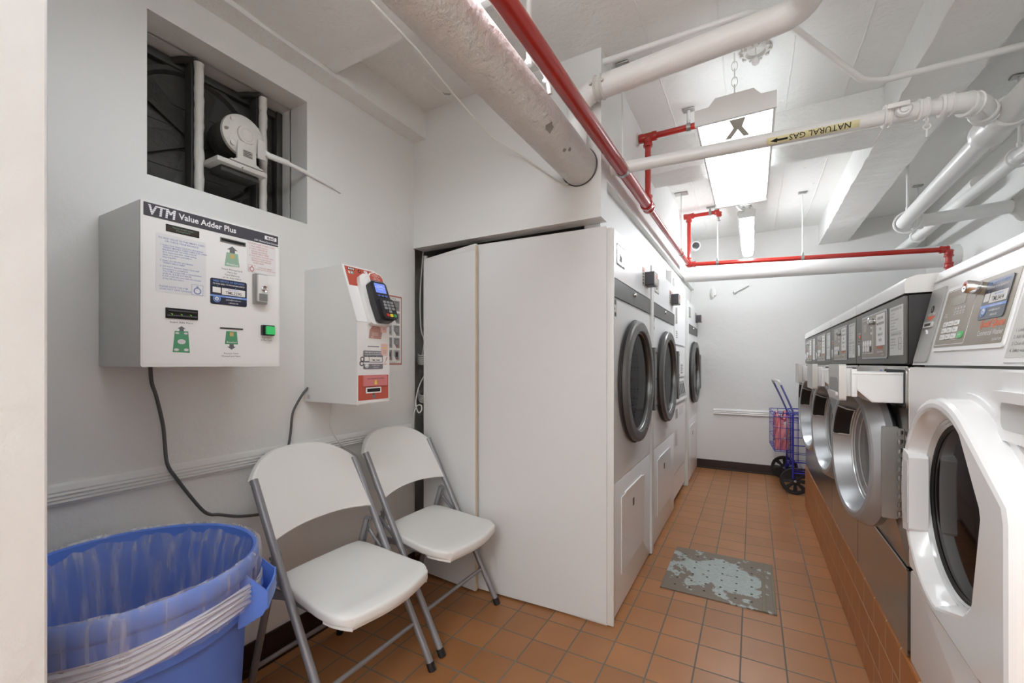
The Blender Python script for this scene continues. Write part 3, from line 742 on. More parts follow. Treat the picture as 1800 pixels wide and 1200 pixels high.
# ================================================================== STICKERS
def service_sticker(parent, F, w, h, code, grey=False):
    """dark service label: heading, machine id box, blue band, contact lines (the square code is left out)"""
    b = nb()
    bg, acc = (STKG, INKW) if grey else (STKB, SKY)
    plate(b, F, 0, w, 0, h, 0, .0008, h * .07, 0)
    T = F.at(0, 0, .0009)
    text(b, T, 'NEED SERVICE OR REFUNDS?', w * .5, h * .875, h * .10, 3 if not grey else 2, 'CENTER', .0002, .012, w / h * .66)
    text(b, T, 'TO SCAN HERE / TO PROVIDE MACHINE ID', w * .5, h * .77, h * .075, 2, 'CENTER', .0002, .01, w / h * .60)
    for ax in (.19, .68):
        prism(b, T, [(w * ax - h * .02, h * .72), (w * ax + h * .02, h * .72), (w * ax, h * .68)], 0, .0003, mi=3)
    plate(b, T, w * .06, w * .27, h * .45, h * .66, 0, .0003, .0005, 1)
    plate(b, T, w * .30, w * .95, h * .40, h * .66, 0, .0003, .001, 1)
    text(b, T, 'MACHINE ID', w * .62, h * .585, h * .065, 3, 'CENTER', .0005, .01, 1.1)
    text(b, T, code, w * .625, h * .435, h * .165, 4, 'CENTER', .0005, .006, w / h * .70)
    plate(b, T, w * .0, w, h * .29, h * .36, 0, .0003, .0005, 3)
    text(b, T, 'herculesclean.com/service', w * .63, h * .30, h * .062, 2, 'CENTER', .0005, .01, w / h * .66)
    text(b, T, 'service@hercules.com', w * .62, h * .19, h * .07, 2, 'CENTER', .0002, .01, w / h * .64)
    text(b, T, '1-800-526-5760', w * .62, h * .07, h * .07, 2, 'CENTER', .0002, .01, w / h * .60)
    lathe(b, T.at(w * .17, h * .21), [(0, .0006), (h * .075, .0006), (h * .075, 0)], 18, 2)
    lathe(b, T.at(w * .17, h * .21), [(h * .10, .0006), (h * .135, .0006), (h * .135, 0)], 20, 3)
    text(b, T.at(0, 0, .0004), 'M', w * .17, h * .16, h * .12, 3, 'CENTER', .0004, .01, 1)
    return obj('service_sticker', b, [bg, PAPER, INKW, acc, INK], parent)

# ================================================================== CARD VALUE MACHINE (left wall)
vm = thing('card_machine', 'white wall-mounted card vending box with dark header strip and green arrows and button', 'vending machine', (XL, 0.702, 1.18))
VX = 0.275          # depth
b = nb(); bx(b, 0.0, VX - .006, -.191, .191, 0, .447, .004); obj('cabinet', b, ENAM2, vm)
F = Fr((VX - .006, -.191, 0), (0, 1, 0), (0, 0, 1))
b = nb(); plate(b, F, 0, .382, 0, .447, 0, .008, .006, bev=.002); obj('front_panel', b, ENAM2, vm)
F = F.at(0, 0, .008)
b = nb(); plate(b, F, .004, .378, .010, .441, 0, .0006, .003); obj('face_sheet', b, WPLAS, vm)
F = F.at(0, 0, .0007)
b = nb(); plate(b, F, .006, .377, .405, .441, 0, .0006, .002)
for dx, dz in ((0, 0), (.0011, .0001), (.0022, .0002)): text(b, F, 'VTM', .0135 + dx, .4105, .038, 1, 'LEFT', .0008 + dz, 0, .84, .12)
for i in range(4): box(b, F, .010, .081, .4145 + i * .0058, .4153 + i * .0058, .0006, .0013, mi=0)
text(b, F, 'Value Adder Plus', .087, .4165, .0235, 1, 'LEFT', .0008, .022, .94)
text(b, F, 'ESD MoneyCard Systems', .337, .4095, .0078, 1, 'CENTER', .0008, .012, 1.0, .2)
plate(b, F, .331, .371, .4215, .4335, .0006, .0009, .001, 1); text(b, F, 'esd', .351, .4235, .0145, 0, 'CENTER', .0012, .02, 1.35)
obj('header_strip', b, [pm('slate_strip', srgb(70, 69, 76), .4), INKW], vm)
def rectpart(name, x0, x1, y0, y1, mats, z=.0006, r=.001):
    b = nb(); plate(b, F, x0, x1, y0, y1, 0, z, r); return b
b = rectpart('d', .056, .138, .375, .395, None); plate(b, F, .059, .135, .378, .392, .0006, .001, .001, 1)
text(b, F, 'Please insert your', .097, .3865, .0068, 2, 'CENTER', .0012, 0, 1.05); text(b, F, 'MoneyCard', .097, .3795, .0068, 2, 'CENTER', .0012, 0, 1.05)
obj('display', b, [BLACK, pm('dim_display', srgb(62, 52, 44), .3), pm('teal_segments', srgb(120, 160, 150), .5)], vm)
def slot(x0, x1, y0, y1, rim=.0025, m=GALV):
    b = nb(); plate(b, F, x0 - rim, x1 + rim, y0 - rim, y1 + rim, 0, .002, .001, 0); plate(b, F, x0, x1, y0, y1, .002, .0025, .0005, 1)
    return obj('card_slot', b, [m, HOLE], vm)
slot(.197, .267, .3835, .3915)
slot(.195, .260, .1165, .1185, .0012, DGREY)
# bill acceptor
b = nb(); plate(b, F, .055, .134, .135, .164, 0, .002, .001); obj_b = b
box(b, F, .060, .130, .1545, .158, .002, .006, .001, mi=1); box(b, F, .058, .130, .141, .1445, .002, .007, .001, mi=1)
for x in (.066, .089, .112): prism(b, F, [(x, .150), (x + .006, .1475), (x + .005, .145), (x + .0015, .149)], .002, .0024, mi=2)
obj('bill_slot', b, [HOLE, pm('bezel_grey', srgb(82, 80, 86), .4), pm('green_led', srgb(130, 200, 60), .4, emit=srgb(130, 210, 50), es=.5)], vm)
def arrow(b, x, y, s, up, mi):
    d = 1 if up else -1
    prism(b, F, [(x - s * .5, y), (x - s * .5, y + d * s * .6), (x - s, y + d * s * .6), (x, y + d * s * 1.35), (x + s, y + d * s * .6), (x + s * .5, y + d * s * .6), (x + s * .5, y)][::d], 0, .0003, mi=mi)
b = nb(); prism(b, F, [(.207, .309), (.251, .312), (.246, .352), (.213, .352)], 0, .0004, mi=0); plate(b, F, .224, .235, .336, .348, .0004, .0007, .001, 2); arrow(b, .2295, .352, .0155, True, 1)
text(b, F, 'MoneyCard', .2295, .314, .0075, 3, 'CENTER', .0008, .015, .95)
for i, s in enumerate(('Insert MoneyCard', 'Here for', 'Card Balance', 'or to Add Value')): text(b, F, s, .229, .297 - i * .0085, .0078, 1, 'CENTER', .0003, 0, 1.05)
obj('card_graphic', b, [PGREEN, INKG, GOLD, INKW], vm)
b = nb(); prism(b, F, [(.208, .069), (.246, .069), (.243, .109), (.212, .109)], 0, .0004, mi=0); plate(b, F, .222, .233, .094, .106, .0004, .0007, .001, 2); arrow(b, .2275, .069, .0125, False, 1)
text(b, F, 'MoneyCard', .2275, .073, .0062, 3, 'CENTER', .0008, .015, 1)
text(b, F, 'Receive New', .2265, .038, .0075, 1, 'CENTER', .0003, 0, 1.05); text(b, F, 'MoneyCard Here', .2265, .0295, .0075, 1, 'CENTER', .0003, 0, 1.05)
obj('card_graphic', b, [GREEN, INKG, GOLD, INKW], vm)
b = nb(); prism(b, F, [(.072, .041), (.114, .040), (.110, .101), (.077, .101)], 0, .0004, mi=0); arrow(b, .0935, .101, .0105, True, 1)
for x, y, rx, ry in ((.0935, .071, .010, .007), (.083, .095, .005, .003), (.104, .095, .005, .003), (.081, .048, .006, .004), (.105, .048, .006, .004)): prism(b, F, ell(x, y, rx, ry), .0004, .0007, mi=2)
text(b, F, 'Insert Bills Here', .0935, .1225, .0082, 1, 'CENTER', .0003, 0, 1.05)
obj('bill_graphic', b, [GREEN, INKG, pm('lilac_print', srgb(214, 208, 214), .5)], vm)
b = nb(); plate(b, F, .318, .358, .102, .136, 0, .012, .002, 0, .001); plate(b, F, .327, .3555, .1055, .132, .012, .019, .002, 1, .0015)
text(b, F, 'Push Here', .337, .0925, .0072, 2, 'CENTER', .0003); text(b, F, 'to Buy Card', .337, .0845, .0072, 2, 'CENTER', .0003)
obj('push_button', b, [BLACK, pm('green_button', srgb(70, 190, 110), .25, emit=srgb(50, 190, 100), es=.25), INKG], vm)
# lock block
b = nb(); plate(b, F, .291, .333, .204, .300, 0, .012, .002, 0, .001); plate(b, F, .298, .330, .210, .297, .012, .022, .003, 1, .003); lathe(b, F.at(.317, .252, .022), [(0, .004), (.005, .004), (.006, .001), (.010, .003), (.011, 0)], 20, 2); plate(b, F, .300, .328, .212, .236, .022, .0226, .001, 0)
obj('lock_block', b, [GALV, ENAM2, CHROME], vm)
# notices
def notice(x0, x1, y0, y1, ink, lines, name='notice', bgm=PAPER):
    b = nb(); plate(b, F, x0, x1, y0, y1, 0, .0005, .004, 0)
    for tx, x, y, s, al in lines: text(b, F, tx, x, y, s, 1, al, .0008, .004, .98)
    return b
ls = [('TO ADD VALUE TO THIS SMART CARD', .095, .352, .0066, 'CENTER'), ('OR CHECK YOUR BALANCE:', .095, .3445, .0066, 'CENTER')]
y = .334
for s, ind in (('1. Insert Your Smart Card into slot labeled', 0), ('"INSERT MONEY CARD HERE FOR CARD', 1), ('BALANCE OR TO ADD VALUE"', 1), ('(It is important that, when adding', 1), ('value, you insert card before', 1), ('inserting bill.)', 1), ('', 0), ('2. Insert the bill into slot labeled', 0), ('"INSERT BILLS HERE"', 1), ('', 0), ('3. DO NOT Remove Smart Card until', 0), ('transaction is completed.', 1), ('The VTM accepts bills in denomination', 1), ('of $5.00, $10.00 and $20.00.', 1), ('It will credit the card with the amount', 1), ('of the bill you insert.', 1)):
    if s: ls.append((s, .042 + .006 * ind, y, .0062, 'LEFT'))
    y -= .0066 if s else .003
ls += [('PLEASE NOTE THE VTM', .041, .2195, .0066, 'LEFT'), ('DOES NOT GIVE CHANGE.', .041, .2125, .0066, 'LEFT')]
b = notice(.033, .156, .206, .366, INKB, ls)
plate(b, F, .118, .148, .208, .238, .0005, .0007, .001, 1); plate(b, F, .1188, .1472, .2088, .2372, .0007, .0009, .001, 0)
lathe(b, F.at(.133, .220, .0009), [(.007, .0003), (.0098, .0003), (.0098, 0)], 22, 1); text(b, F, 'M', .133, .2285, .0085, 1, 'CENTER', .001, .01)
obj('notice', b, [pm('clear_notice', srgb(224, 225, 226), .3), INKB], vm)
ls = [('TO PURCHASE A NEW CARD:', .321, .395, .0068, 'CENTER')]; y = .387
for s, ind in (('1. Push GREEN button.', 0), ('2. Insert a ($20.00) bill', 0), ('into the slot labeled', 1), ('"INSERT BILLS HERE"', 1), ('3. Your Smart Card will come', 0), ('out from the slot labeled', 1), ('"RECEIVE NEW MONEY', 1), ('CARD HERE"', 2)):
    ls.append((s, .281 + .006 * ind, y, .0066, 'LEFT')); y -= .0076
ls += [('YOUR NEW SMART', .332, .321, .0055, 'CENTER'), ('CARD *HAS NO VALUE* ON IT', .335, .315, .0048, 'CENTER')]
b = notice(.274, .368, .304, .403, INKR, ls)
plate(b, F, .278, .300, .306, .328, .0005, .0007, .001, 1); plate(b, F, .2786, .2994, .3066, .3274, .0007, .0009, .001, 0)
lathe(b, F.at(.289, .3145, .0009), [(.005, .0003), (.0075, .0003), (.0075, 0)], 22, 1); text(b, F, 'M', .289, .3215, .006, 1, 'CENTER', .001, .01)
arrow(b, .352, .317, .006, False, 1)
obj('notice', b, [pm('clear_notice_red', srgb(226, 224, 224), .3), INKR], vm)
service_sticker(vm, F.at(.167, .1885), .106, .078, 'TML2290')
tag(obj('power_cord', (lambda b: (tube(b, smooth_path([(-1.665, .627, 1.185), (-1.668, .632, 1.13), (-1.668, .645, 1.08), (-1.668, .662, .99), (-1.668, .667, .93), (-1.662, .672, .86), (-1.664, .70, .805), (-1.667, .735, .745), (-1.668, .775, .682), (-1.667, .80, .658), (-1.665, .83, .648), (-1.668, .90, .62), (-1.67, .99, .60)]), .0055, 10), b)[1])(nb()), CORDG), 'dark grey power cord hanging from the white card vending box down over the wall rail', 'cord')

# ================================================================== PAYMENT KIOSK
kx, ky, kz = XL, 1.181, 1.026
pk = thing('payment_kiosk', 'white payment box with red bands and a black card terminal on its sloped front', 'payment terminal', (kx, ky, kz))
D0, D1, ZK, ZT = .325, .235, .329, .566
b = nb(); prism(b, Fr((0, .168, 0), (1, 0, 0), (0, 0, 1)), [(0, 0), (D0, 0), (D0, ZK), (D1, ZT), (0, ZT - .002)], 0, .168, .002); obj('cabinet', b, ENAM2, pk)
FL = Fr((D0, 0, 0), (0, 1, 0), (0, 0, 1))
FU = Fr((D0, 0, ZK), (0, 1, 0), (D1 - D0, 0, ZT - ZK))
b = nb(); plate(b, FL, -.002, .170, -.003, ZK, 0, .005, .003); plate(b, FU, -.002, .170, 0, .254, 0, .005, .003); obj('front_panel', b, WPLAS, pk)
FL = FL.at(0, 0, .0052); FU = FU.at(0, 0, .0052)
b = nb(); plate(b, FL, .003, .163, .015, .116, 0, .0005, .003); obj('red_band', b, REDP, pk)
b = nb()
prism(b, FU, [(.008, .160), (.166, .165), (.166, .247), (.008, .247)], 0, .0005, mi=0)
plate(b, FU, .020, .057, .232, .243, .0005, .0009, .002, 1)
for i in range(3): lathe(b, FU.at(.0275 + i * .011, .2375, .0009), [(0, .0003), (.0042, .0003), (.0042, 0)], 14, 2)
plate(b, FU, .021, .027, .214, .226, .0005, .0009, .001, 2); plate(b, FU, .031, .046, .214, .226, .0005, .0009, .001, 4); prism(b, FU, [(.034, .217), (.034, .224), (.042, .2205)], .0009, .0012, mi=2)
lathe(b, FU.at(.081, .234, .0005), [(.005, .0004), (.008, .0004), (.008, 0)], 18, 1)
plate(b, FU, .106, .124, .231, .242, .0005, .0009, .001, 2); text(b, FU, 'VISA', .115, .234, .0065, 3, 'CENTER', .0012, .01, .9)
plate(b, FU, .128, .146, .231, .242, .0005, .0009, .001, 5); lathe(b, FU.at(.134, .2365, .0009), [(0, .0003), (.0042, .0003), (.0042, 0)], 12, 0); lathe(b, FU.at(.140, .2365, .0011), [(0, .0003), (.0042, .0003), (.0042, 0)], 12, 6)
plate(b, FU, .135, .150, .215, .228, .0005, .0009, .001, 3); plate(b, FU, .140, .152, .198, .211, .0005, .0009, .001, 5); lathe(b, FU.at(.150, .192, .0005), [(0, .0003), (.004, .0003), (.004, 0)], 10, 6)
obj('red_band', b, [REDP, BLACK, INKW, pm('card_blue', srgb(80, 140, 200), .4), pm('teal_print', srgb(120, 160, 158), .4), pm('maroon_print', srgb(150, 60, 62), .4), YEL], pk)
# terminal with its white hood
b = nb()
prism(b, FU, [(.048, -.01), (.062, -.018), (.15, -.018), (.157, -.008), (.157, .168), (.15, .20), (.13, .213), (.105, .216), (.075, .213), (.055, .20), (.048, .178)], 0, .022, .004)
prism(b, FU, [(.075, .163), (.157, .163), (.157, .19), (.147, .207), (.118, .216), (.090, .207), (.075, .19)], .018, .046, .003)
hood = obj('terminal_hood', b, WPLAS, pk)
b = nb(); HP = FU.at(0, 0, .0462)
prism(b, HP, [(.081, .170), (.153, .170), (.153, .189), (.143, .203), (.117, .210), (.092, .203), (.081, .189)], 0, .0004, mi=0); plate(b, HP, .081, .153, .166, .1735, .0004, .0008, .001, 1)
for i, s in enumerate(('COMPLETE', 'TRANSACTION', 'ON THE', 'CREDIT CARD')): text(b, HP, s, .117, .200 - i * .0075, .006, 2, 'CENTER', .0008, .008, 1.0)
text(b, HP, 'TAP, INSERT', .117, .1675, .005, 2, 'CENTER', .0011, .008, 1.0)
obj('hood_label', b, [REDP, STKG, INKW], pk)
TM = FU.at(0, 0, .022)
b = nb(); prism(b, TM, [(.070, -.006), (.084, -.014), (.134, -.014), (.148, -.006), (.156, .07), (.153, .155), (.146, .163), (.076, .163), (.068, .155), (.065, .07)], 0, .034, .006, 3)
plate(b, TM, .080, .158, -.008, .082, .034, .046, .012, 0, .004)
term = obj('card_terminal', b, pm('terminal_black', srgb(40, 38, 42), .3), pk)
b = nb(); TS = TM.at(0, 0, .0345); plate(b, TS, .084, .142, .112, .155, 0, .0006, .002); text(b, TS, 'Welcome', .113, .141, .0075, 1, 'CENTER', .001, .005); plate(b, TS, .086, .140, .1365, .1375, .0006, .0009, .0004, 1); text(b, TS, 'Insert card', .113, .126, .006, 1, 'CENTER', .001, .005)
obj('screen', b, [pm('lit_blue_screen', srgb(110, 130, 205), .3, emit=srgb(110, 135, 225), es=.55), pm('screen_text', srgb(214, 222, 244), .3, emit=srgb(214, 222, 244), es=.5)], term)
b = nb()
for i in range(3): prism(b, TS, ell(.095 + i * .019, .098, .0075, .0045, 14), 0, .0025, .001)
obj('function_keys', b, pm('blue_keys', srgb(90, 110, 190), .3), term)
b = nb(); TK = TM.at(0, 0, .0462)
for r in range(4):
    for c in range(3):
        if r == 3 and c != 1: continue
        plate(b, TK, .094 + c * .020, .109 + c * .020, .060 - r * .014, .070 - r * .014, 0, .002, .002, 0)
for c, mi in ((0, 1), (1, 2), (2, 3)): plate(b, TK, .094 + c * .020, .109 + c * .020, -.001, .012, 0, .0025, .003, mi)
obj('keypad', b, [pm('grey_keys', srgb(150, 150, 154), .4), pm('red_key', srgb(190, 60, 50), .4), YEL, pm('green_key', srgb(80, 160, 90), .4)], term)
# tag under the terminal, pink slips, slots, sticker
b = nb(); plate(b, FL, .046, .128, .261, .322, 0, .0012, .004, 0); prism(b, FL, [(.055, .266), (.121, .264), (.128, .296), (.112, .316), (.076, .317), (.060, .300)], .0012, .0015, mi=1)
for x, y, s in ((.09, .307, '* * *'), (.088, .286, 'Tap card or'), (.088, .279, 'phone here'), (.074, .269, 'PAY')): text(b, FL, s, x, y, .007, 2, 'CENTER', .0018, .006)
obj('tap_tag', b, [WPLAS, pm('rust_print', srgb(184, 140, 128), .45), INKW], pk)
for (x0, x1, y0, y1) in ((.122, .156, .197, .246), (.118, .150, .293, .36)):
    b = nb(); plate(b, FL, x0, x1, y0, y1, 0, .0035, .002, 0)
    plate(b, FL, x0 + .004, x1 - .004, y0 + (y1 - y0) * .62, y0 + (y1 - y0) * .68, .0035, .0038, .0005, 1); text(b, FL, 'TO BUY', (x0 + x1) / 2, y0 + (y1 - y0) * .34, .006, 2, 'CENTER', .0037); text(b, FL, 'CARD', (x0 + x1) / 2, y0 + (y1 - y0) * .18, .006, 2, 'CENTER', .0037)
    obj('pink_slip', b, [PINK, YEL, INKG], pk)
b = nb(); plate(b, FL, .048, .112, .229, .236, 0, .001, .001, 0); plate(b, FL, .050, .110, .2312, .2338, .001, .0014, .0005, 1); obj('card_slot', b, [WPLAS, HOLE], pk)
b = nb(); plate(b, FL, .040, .121, .042, .066, 0, .003, .002, 0, .001); plate(b, FL, .046, .115, .047, .061, .003, .0034, .001, 1); obj('card_slot', b, [WPLAS, HOLE], pk)
b = nb(); plate(b, FL, .025, .153, .071, .116, 0, .006, .001, 0); text(b, FL, 'Insert Laundry Card Here', .089, .099, .0085, 1, 'CENTER', .0063, .004, 1.0)
prism(b, FL, [(.084, .095), (.093, .095), (.093, .083), (.098, .083), (.0885, .075), (.079, .083), (.084, .083)], .006, .0064, mi=2); obj('card_flap', b, [PINKR, INK, YEL], pk)
b = nb(); plate(b, FL, .074, .090, .020, .036, 0, .0006, .001, 0); prism(b, FL, [(.076, .036), (.088, .036), (.082, .042)], 0, .0006, mi=1); obj('card_icon', b, [STKG, INK], pk)
b = nb()
for cx, cy in ((.020, .163), (.024, .180)): lathe(b, FL.at(cx, cy), [(.006, .0006), (.011, .0006), (.011, 0)], 18)
obj('printed_logo', b, INKG, pk)
b = nb(); sheet(b, lambda u, v: FL.p(.132 + (.018 + .008 * v) * math.sin(u * 1.5), .165 + (.022 + .010 * v) * (1 - math.cos(u * 1.6)) * .9, .0006), 10, 1, mi=1)
text(b, FL, 'CASH', .133, .158, .009, 1, 'LEFT', .0006, .01)
obj('printed_word', b, [INKG, pm('faded_red_print', srgb(196, 128, 112), .5)], pk)
service_sticker(pk, FL.at(.028, .140), .104, .075, 'TML5440', True)
b = nb(); SD = Fr((.02, -.0005, .0), (1, 0, 0), (0, 0, 1)); plate(b, SD, .0, .022, .012, .030, 0, .0006, .001, 0)
for i in range(4): box(b, SD, .002, .020 - .004 * (i % 2), .014 + i * .004, .0153 + i * .004, .0006, .0009, mi=1)
obj('rating_label', b, [PAPER, INKG], pk)
b = nb(); box(b, FL, .004, .164, .001, .008, 0, .004, .002); obj('bottom_lip', b, ENAM2, pk)
tag(obj('power_cord', (lambda b: (tube(b, smooth_path([(-1.668, 1.205, 1.10), (-1.668, 1.167, 1.07), (-1.668, 1.125, 1.01), (-1.668, 1.11, .97), (-1.664, 1.10, .90), (-1.66, 1.085, .84), (-1.664, 1.06, .77), (-1.668, 1.05, .6)]), .005, 10), b)[1])(nb()), CORDG), 'grey cord curving down from behind the payment box behind the nearer chair', 'cord')
tag(obj('thin_cord', (lambda b: (tube(b, smooth_path([(-1.668, 1.302, 1.04), (-1.67, 1.298, .99), (-1.67, 1.292, .93), (-1.666, 1.31, .87), (-1.66, 1.35, .81), (-1.655, 1.40, .775), (-1.662, 1.45, .73), (-1.668, 1.475, .66), (-1.668, 1.47, .5)]), .0032, 8), b)[1])(nb()), CORDW), 'thin cream cord drooping from the payment box between the two chairs', 'cord')
# ================================================================== INSTRUCTION POSTER
po = thing('wall_poster', 'white instruction sheet with a red frame and rows of small pictures beside the payment box', 'poster', (XL, 1.575, 1.148))
F = Fr((0.0005, 0, 0), (0, 1, 0), (0, 0, 1))
b = nb(); plate(b, F, 0, .20, 0, .443, 0, .0012, .001); obj('sheet', b, PAPER, po)
b = nb(); F2 = F.at(0, 0, .0013)
for x0, x1, y0, y1 in ((.006, .194, .398, .406), (.006, .194, .034, .042), (.006, .012, .034, .406), (.188, .194, .034, .406)): box(b, F2, x0, x1, y0, y1, 0, .0004)
obj('red_frame', b, pm('dull_red_print', srgb(184, 120, 112), .6), po)
b = nb(); rnd = random.Random(5)
for r in range(5):
    for c in range(3):
        x, y = .022 + c * .055, .325 - r * .067
        box(b, F2, x, x + .046, y, y + .056, 0, .0004, mi=rnd.choice((0, 1)))
        box(b, F2, x + .012, x + .036, y + .008, y + .05, .0004, .0007, mi=2); box(b, F2, x + .016, x + .032, y + .02, y + .044, .0007, .0009, mi=rnd.choice((0, 3)))
        prism(b, F2, [(x, y), (x + .02, y), (x + .014, y + .012), (x + .004, y + .022), (x, y + .024)], .0009, .0011, mi=4)
        if rnd.random() < .6: box(b, F2, x + .016, x + .034, y + .006, y + .011, .0009, .0011, mi=5)
        text(b, F2, str(r * 3 + c + 1), x + .023, y - .008, .007, 3, 'CENTER', .0004)
text(b, F2, 'Insert card and follow the steps', .10, .046, .0075, 3, 'CENTER', .0004)
text(b, F2, 'HOW TO ADD VALUE', .10, .386, .010, 3, 'CENTER', .0004)
obj('picture_grid', b, [pm('photo_grey', srgb(150, 150, 148), .7), pm('photo_pale', srgb(178, 178, 176), .7), pm('photo_mid', srgb(120, 122, 122), .7), INK, PAPER, REDP], po)

# ================================================================== EXHAUST FAN IN THE WALL OPENING
ef = thing('exhaust_fan', 'sooty exhaust fan with dirty white struts and motor set in the deep wall opening', 'fan', (-1.905, 0.91, 1.80))
e0 = V((-1.905, .91, 1.80))
b = nb(); bx(b, -.008, .004, -.282, .284, -.004, .52)
FF = Fr((.004, 0, 0), (0, 1, 0), (0, 0, 1))
box(b, FF, -.28, .28, 0, .03, 0, .03, .004); box(b, FF, -.28, .28, .49, .52, 0, .03, .004); box(b, FF, -.28, -.255, .0, .52, 0, .03, .004); box(b, FF, .255, .283, .0, .52, 0, .04, .004)
lathe(b, FF.at(-.05, .26), [(.225, 0), (.235, .018), (.25, .02), (.255, 0)], 40)
obj('fan_frame', b, DARKIRON, ef)
b = nb()
for k in range(6):
    a = k * PI / 3 + .3
    FB = Fr(FF.p(-.05 + .03 * math.cos(a), .26 + .03 * math.sin(a), .004), FF.u * math.cos(a) + FF.v * math.sin(a), (FF.v * math.cos(a) - FF.u * math.sin(a)) + FF.n * .25)
    prism(b, FB, [(0, -.03), (.18, -.075), (.19, .075), (0, .03)], 0, .003)
lathe(b, FF.at(-.05, .26), [(0, .03), (.04, .03), (.045, .0)], 24)
obj('fan_blades', b, DARKIRON, ef)
b = nb()
for z in (.12, .2, .28, .36): box(b, FF, -.27, .25, z, z + .006, .0, .004)
obj('shutter_slats', b, DARKIRON, ef)
rnd = random.Random(11)
def strut(y, z1):
    b = nb(); n = 26
    w = lambda: rnd.uniform(-.0012, .0012)
    pts = [(0.115 + w() * .5, y + w() * .6, -.004 + (z1 + .004) * i / n) for i in range(n + 1)]
    tube(b, pts, [.0155 + rnd.uniform(-.0012, .0015) for _ in pts], 10)
    o = obj('strut', b, DIRTW, ef)
    b = nb(); bx(b, .05, .098, y - .018, y + .004, 0.0, z1 + .008, .003)
    tube(b, [(.02, y - .05, z1 + .012), (.06, y - .03, z1 + .014), (.105, y - .005, z1 + .01)], .013, 10, .01)
    obj('dark_channel', b, DARKIRON, ef)
strut(-.088, .50); strut(.150, .50)
b = nb(); bx(b, .105, .215, -.075, .108, .128, .146, .003); obj('motor_shelf', b, DIRTW, ef)
b = nb(); bx(b, .11, .19, -.05, .09, .106, .128, .003); obj('shelf_bracket', b, DARKIRON, ef)
MC = V((.10, .028, .262))
FM = along(MC, (1, 0, 0))
b = nb(); lathe(b, FM, [(0, -.03), (.06, -.03), (.074, -.015), (.076, .06), (.076, .085)], 32)
for a in range(4):
    w = math.radians(200 + a * 22)
    for zz in (.03, .05): box(b, Fr(FM.p(.0765 * math.cos(w), .0765 * math.sin(w), zz), (-math.sin(w) * FM.u.x, -math.sin(w) * FM.u.y + math.cos(w) * 0, 0) if False else (FM.v * math.cos(w) - FM.u * math.sin(w)), FM.n), -.008, .008, 0, .009, -.001, .001)
obj('motor_body', b, DARKIRON, ef)
b = nb(); lathe(b, FM, [(.078, .083), (.080, .088), (.078, .098), (.06, .108), (.04, .112), (.034, .112), (.032, .118), (.024, .120), (.020, .118), (.016, .120), (0, .120)], 36)
for k in range(4):
    w = math.radians(45 + 90 * k); lathe(b, FM.at(.062 * math.cos(w), .062 * math.sin(w), .098), [(.010, 0), (.010, .010), (0, .012)], 12)
bx(b, .212 - .0, .222, .068, .10, .19, .265, .004)
obj('motor_end_bell', b, DIRTW, ef)
b = nb(); FB = Fr((.216, 0, .147), (0, 1, 0), (0, 0, 1))
prism(b, FB, [(-.02, 0), (.085, 0), (.075, .012), (.066, .015), (.062, .085), (-.004, .085), (-.006, .015), (-.014, .012)], -.010, .0, .002); box(b, FB, -.03, .09, 0, .006, -.09, .004, .002); obj('motor_base', b, DIRTW, ef)
b = nb(); plate(b, FB, .014, .050, .030, .056, .0, .0006, .001, 0)
for i in range(4): box(b, FB, .017, .047 - .006 * (i % 2), .033 + i * .006, .0355 + i * .006, .0006, .0009, mi=1)
obj('nameplate', b, [pm('dull_plate', srgb(160, 156, 148), .5), INK], ef)
b = nb(); tube(b, [(.20, .098, .235), (.205, .12, .225), (.212, .20, .225)], .012, 12, .02); tube(b, [(.212, .17, .225), (.222, .30, .212), (.225, .40, .20), (.218, .455, .19)], [.0085, .0085, .0085, .006], 12, .02); obj('conduit', b, PIPEW, ef)

# ================================================================== TRASH CAN AND BAG
tc = thing('trash_can', 'round blue plastic trash can with scoop handles standing against the wall by the chairs', 'trash can', (-1.335, 0.46, 0))
tc.scale = (.935, .935, 1)
b = nb(); lathe(b, W0, [(0, .002), (.225, .002), (.235, .012), (.262, .52), (.264, .535), (.274, .545), (.277, .60), (.279, .645), (.290, .652), (.294, .662), (.294, .690), (.288, .698), (.280, .694), (.276, .67), (.262, .55), (.225, .02), (0, .018)], 56); obj('bin', b, BLUE, tc)
for a0 in (50, 230):
    w = math.radians(a0)
    rd = V((math.cos(w), math.sin(w), 0)); tg = V((-math.sin(w), math.cos(w), 0))
    b = nb()
    for s in (-.072, .068):
        Fc = Fr(V((0, 0, 0)) + tg * s, rd, (0, 0, 1))
        prism(b, Fc, [(.262, .656), (.280, .656), (.332, .606), (.332, .572), (.320, .548), (.262, .525)], -.003, .003, .0012)
    # outer bowed wall and sloping bottom
    def outer(u, v, rd=rd, tg=tg):
        s = (u - .5) * .144
        return rd * (.332 + .006 - .006 * (2 * u - 1) ** 2) + tg * s + V((0, 0, .568 + .042 * v))
    sheet(b, outer, 10, 2, .005)
    def under(u, v, rd=rd, tg=tg):
        return rd * (.262 + .070 * v) + tg * ((u - .5) * .144) + V((0, 0, .527 + .016 * v + .026 * v * v))
    sheet(b, under, 10, 4, .005)
    obj('handle', b, BLUE, tc)
    b = nb()
    def rib(u, v, rd=rd, tg=tg):
        s = (u - .5) * .11
        return rd * (.308 - .012 * (2 * u - 1) ** 2) + tg * s + V((0, 0, .548 + .050 * v))
    sheet(b, rib, 8, 2, .004); obj('handle_rib', b, BLUE, tc)
bgx = thing('trash_bag', 'clear plastic bag lining the blue trash can, folded over its rim', 'bag', (-1.335, 0.46, .0))
bgx.scale = (.935, .935, 1)
rnd = random.Random(9)
ph = [rnd.uniform(0, 6.28) for _ in range(12)]
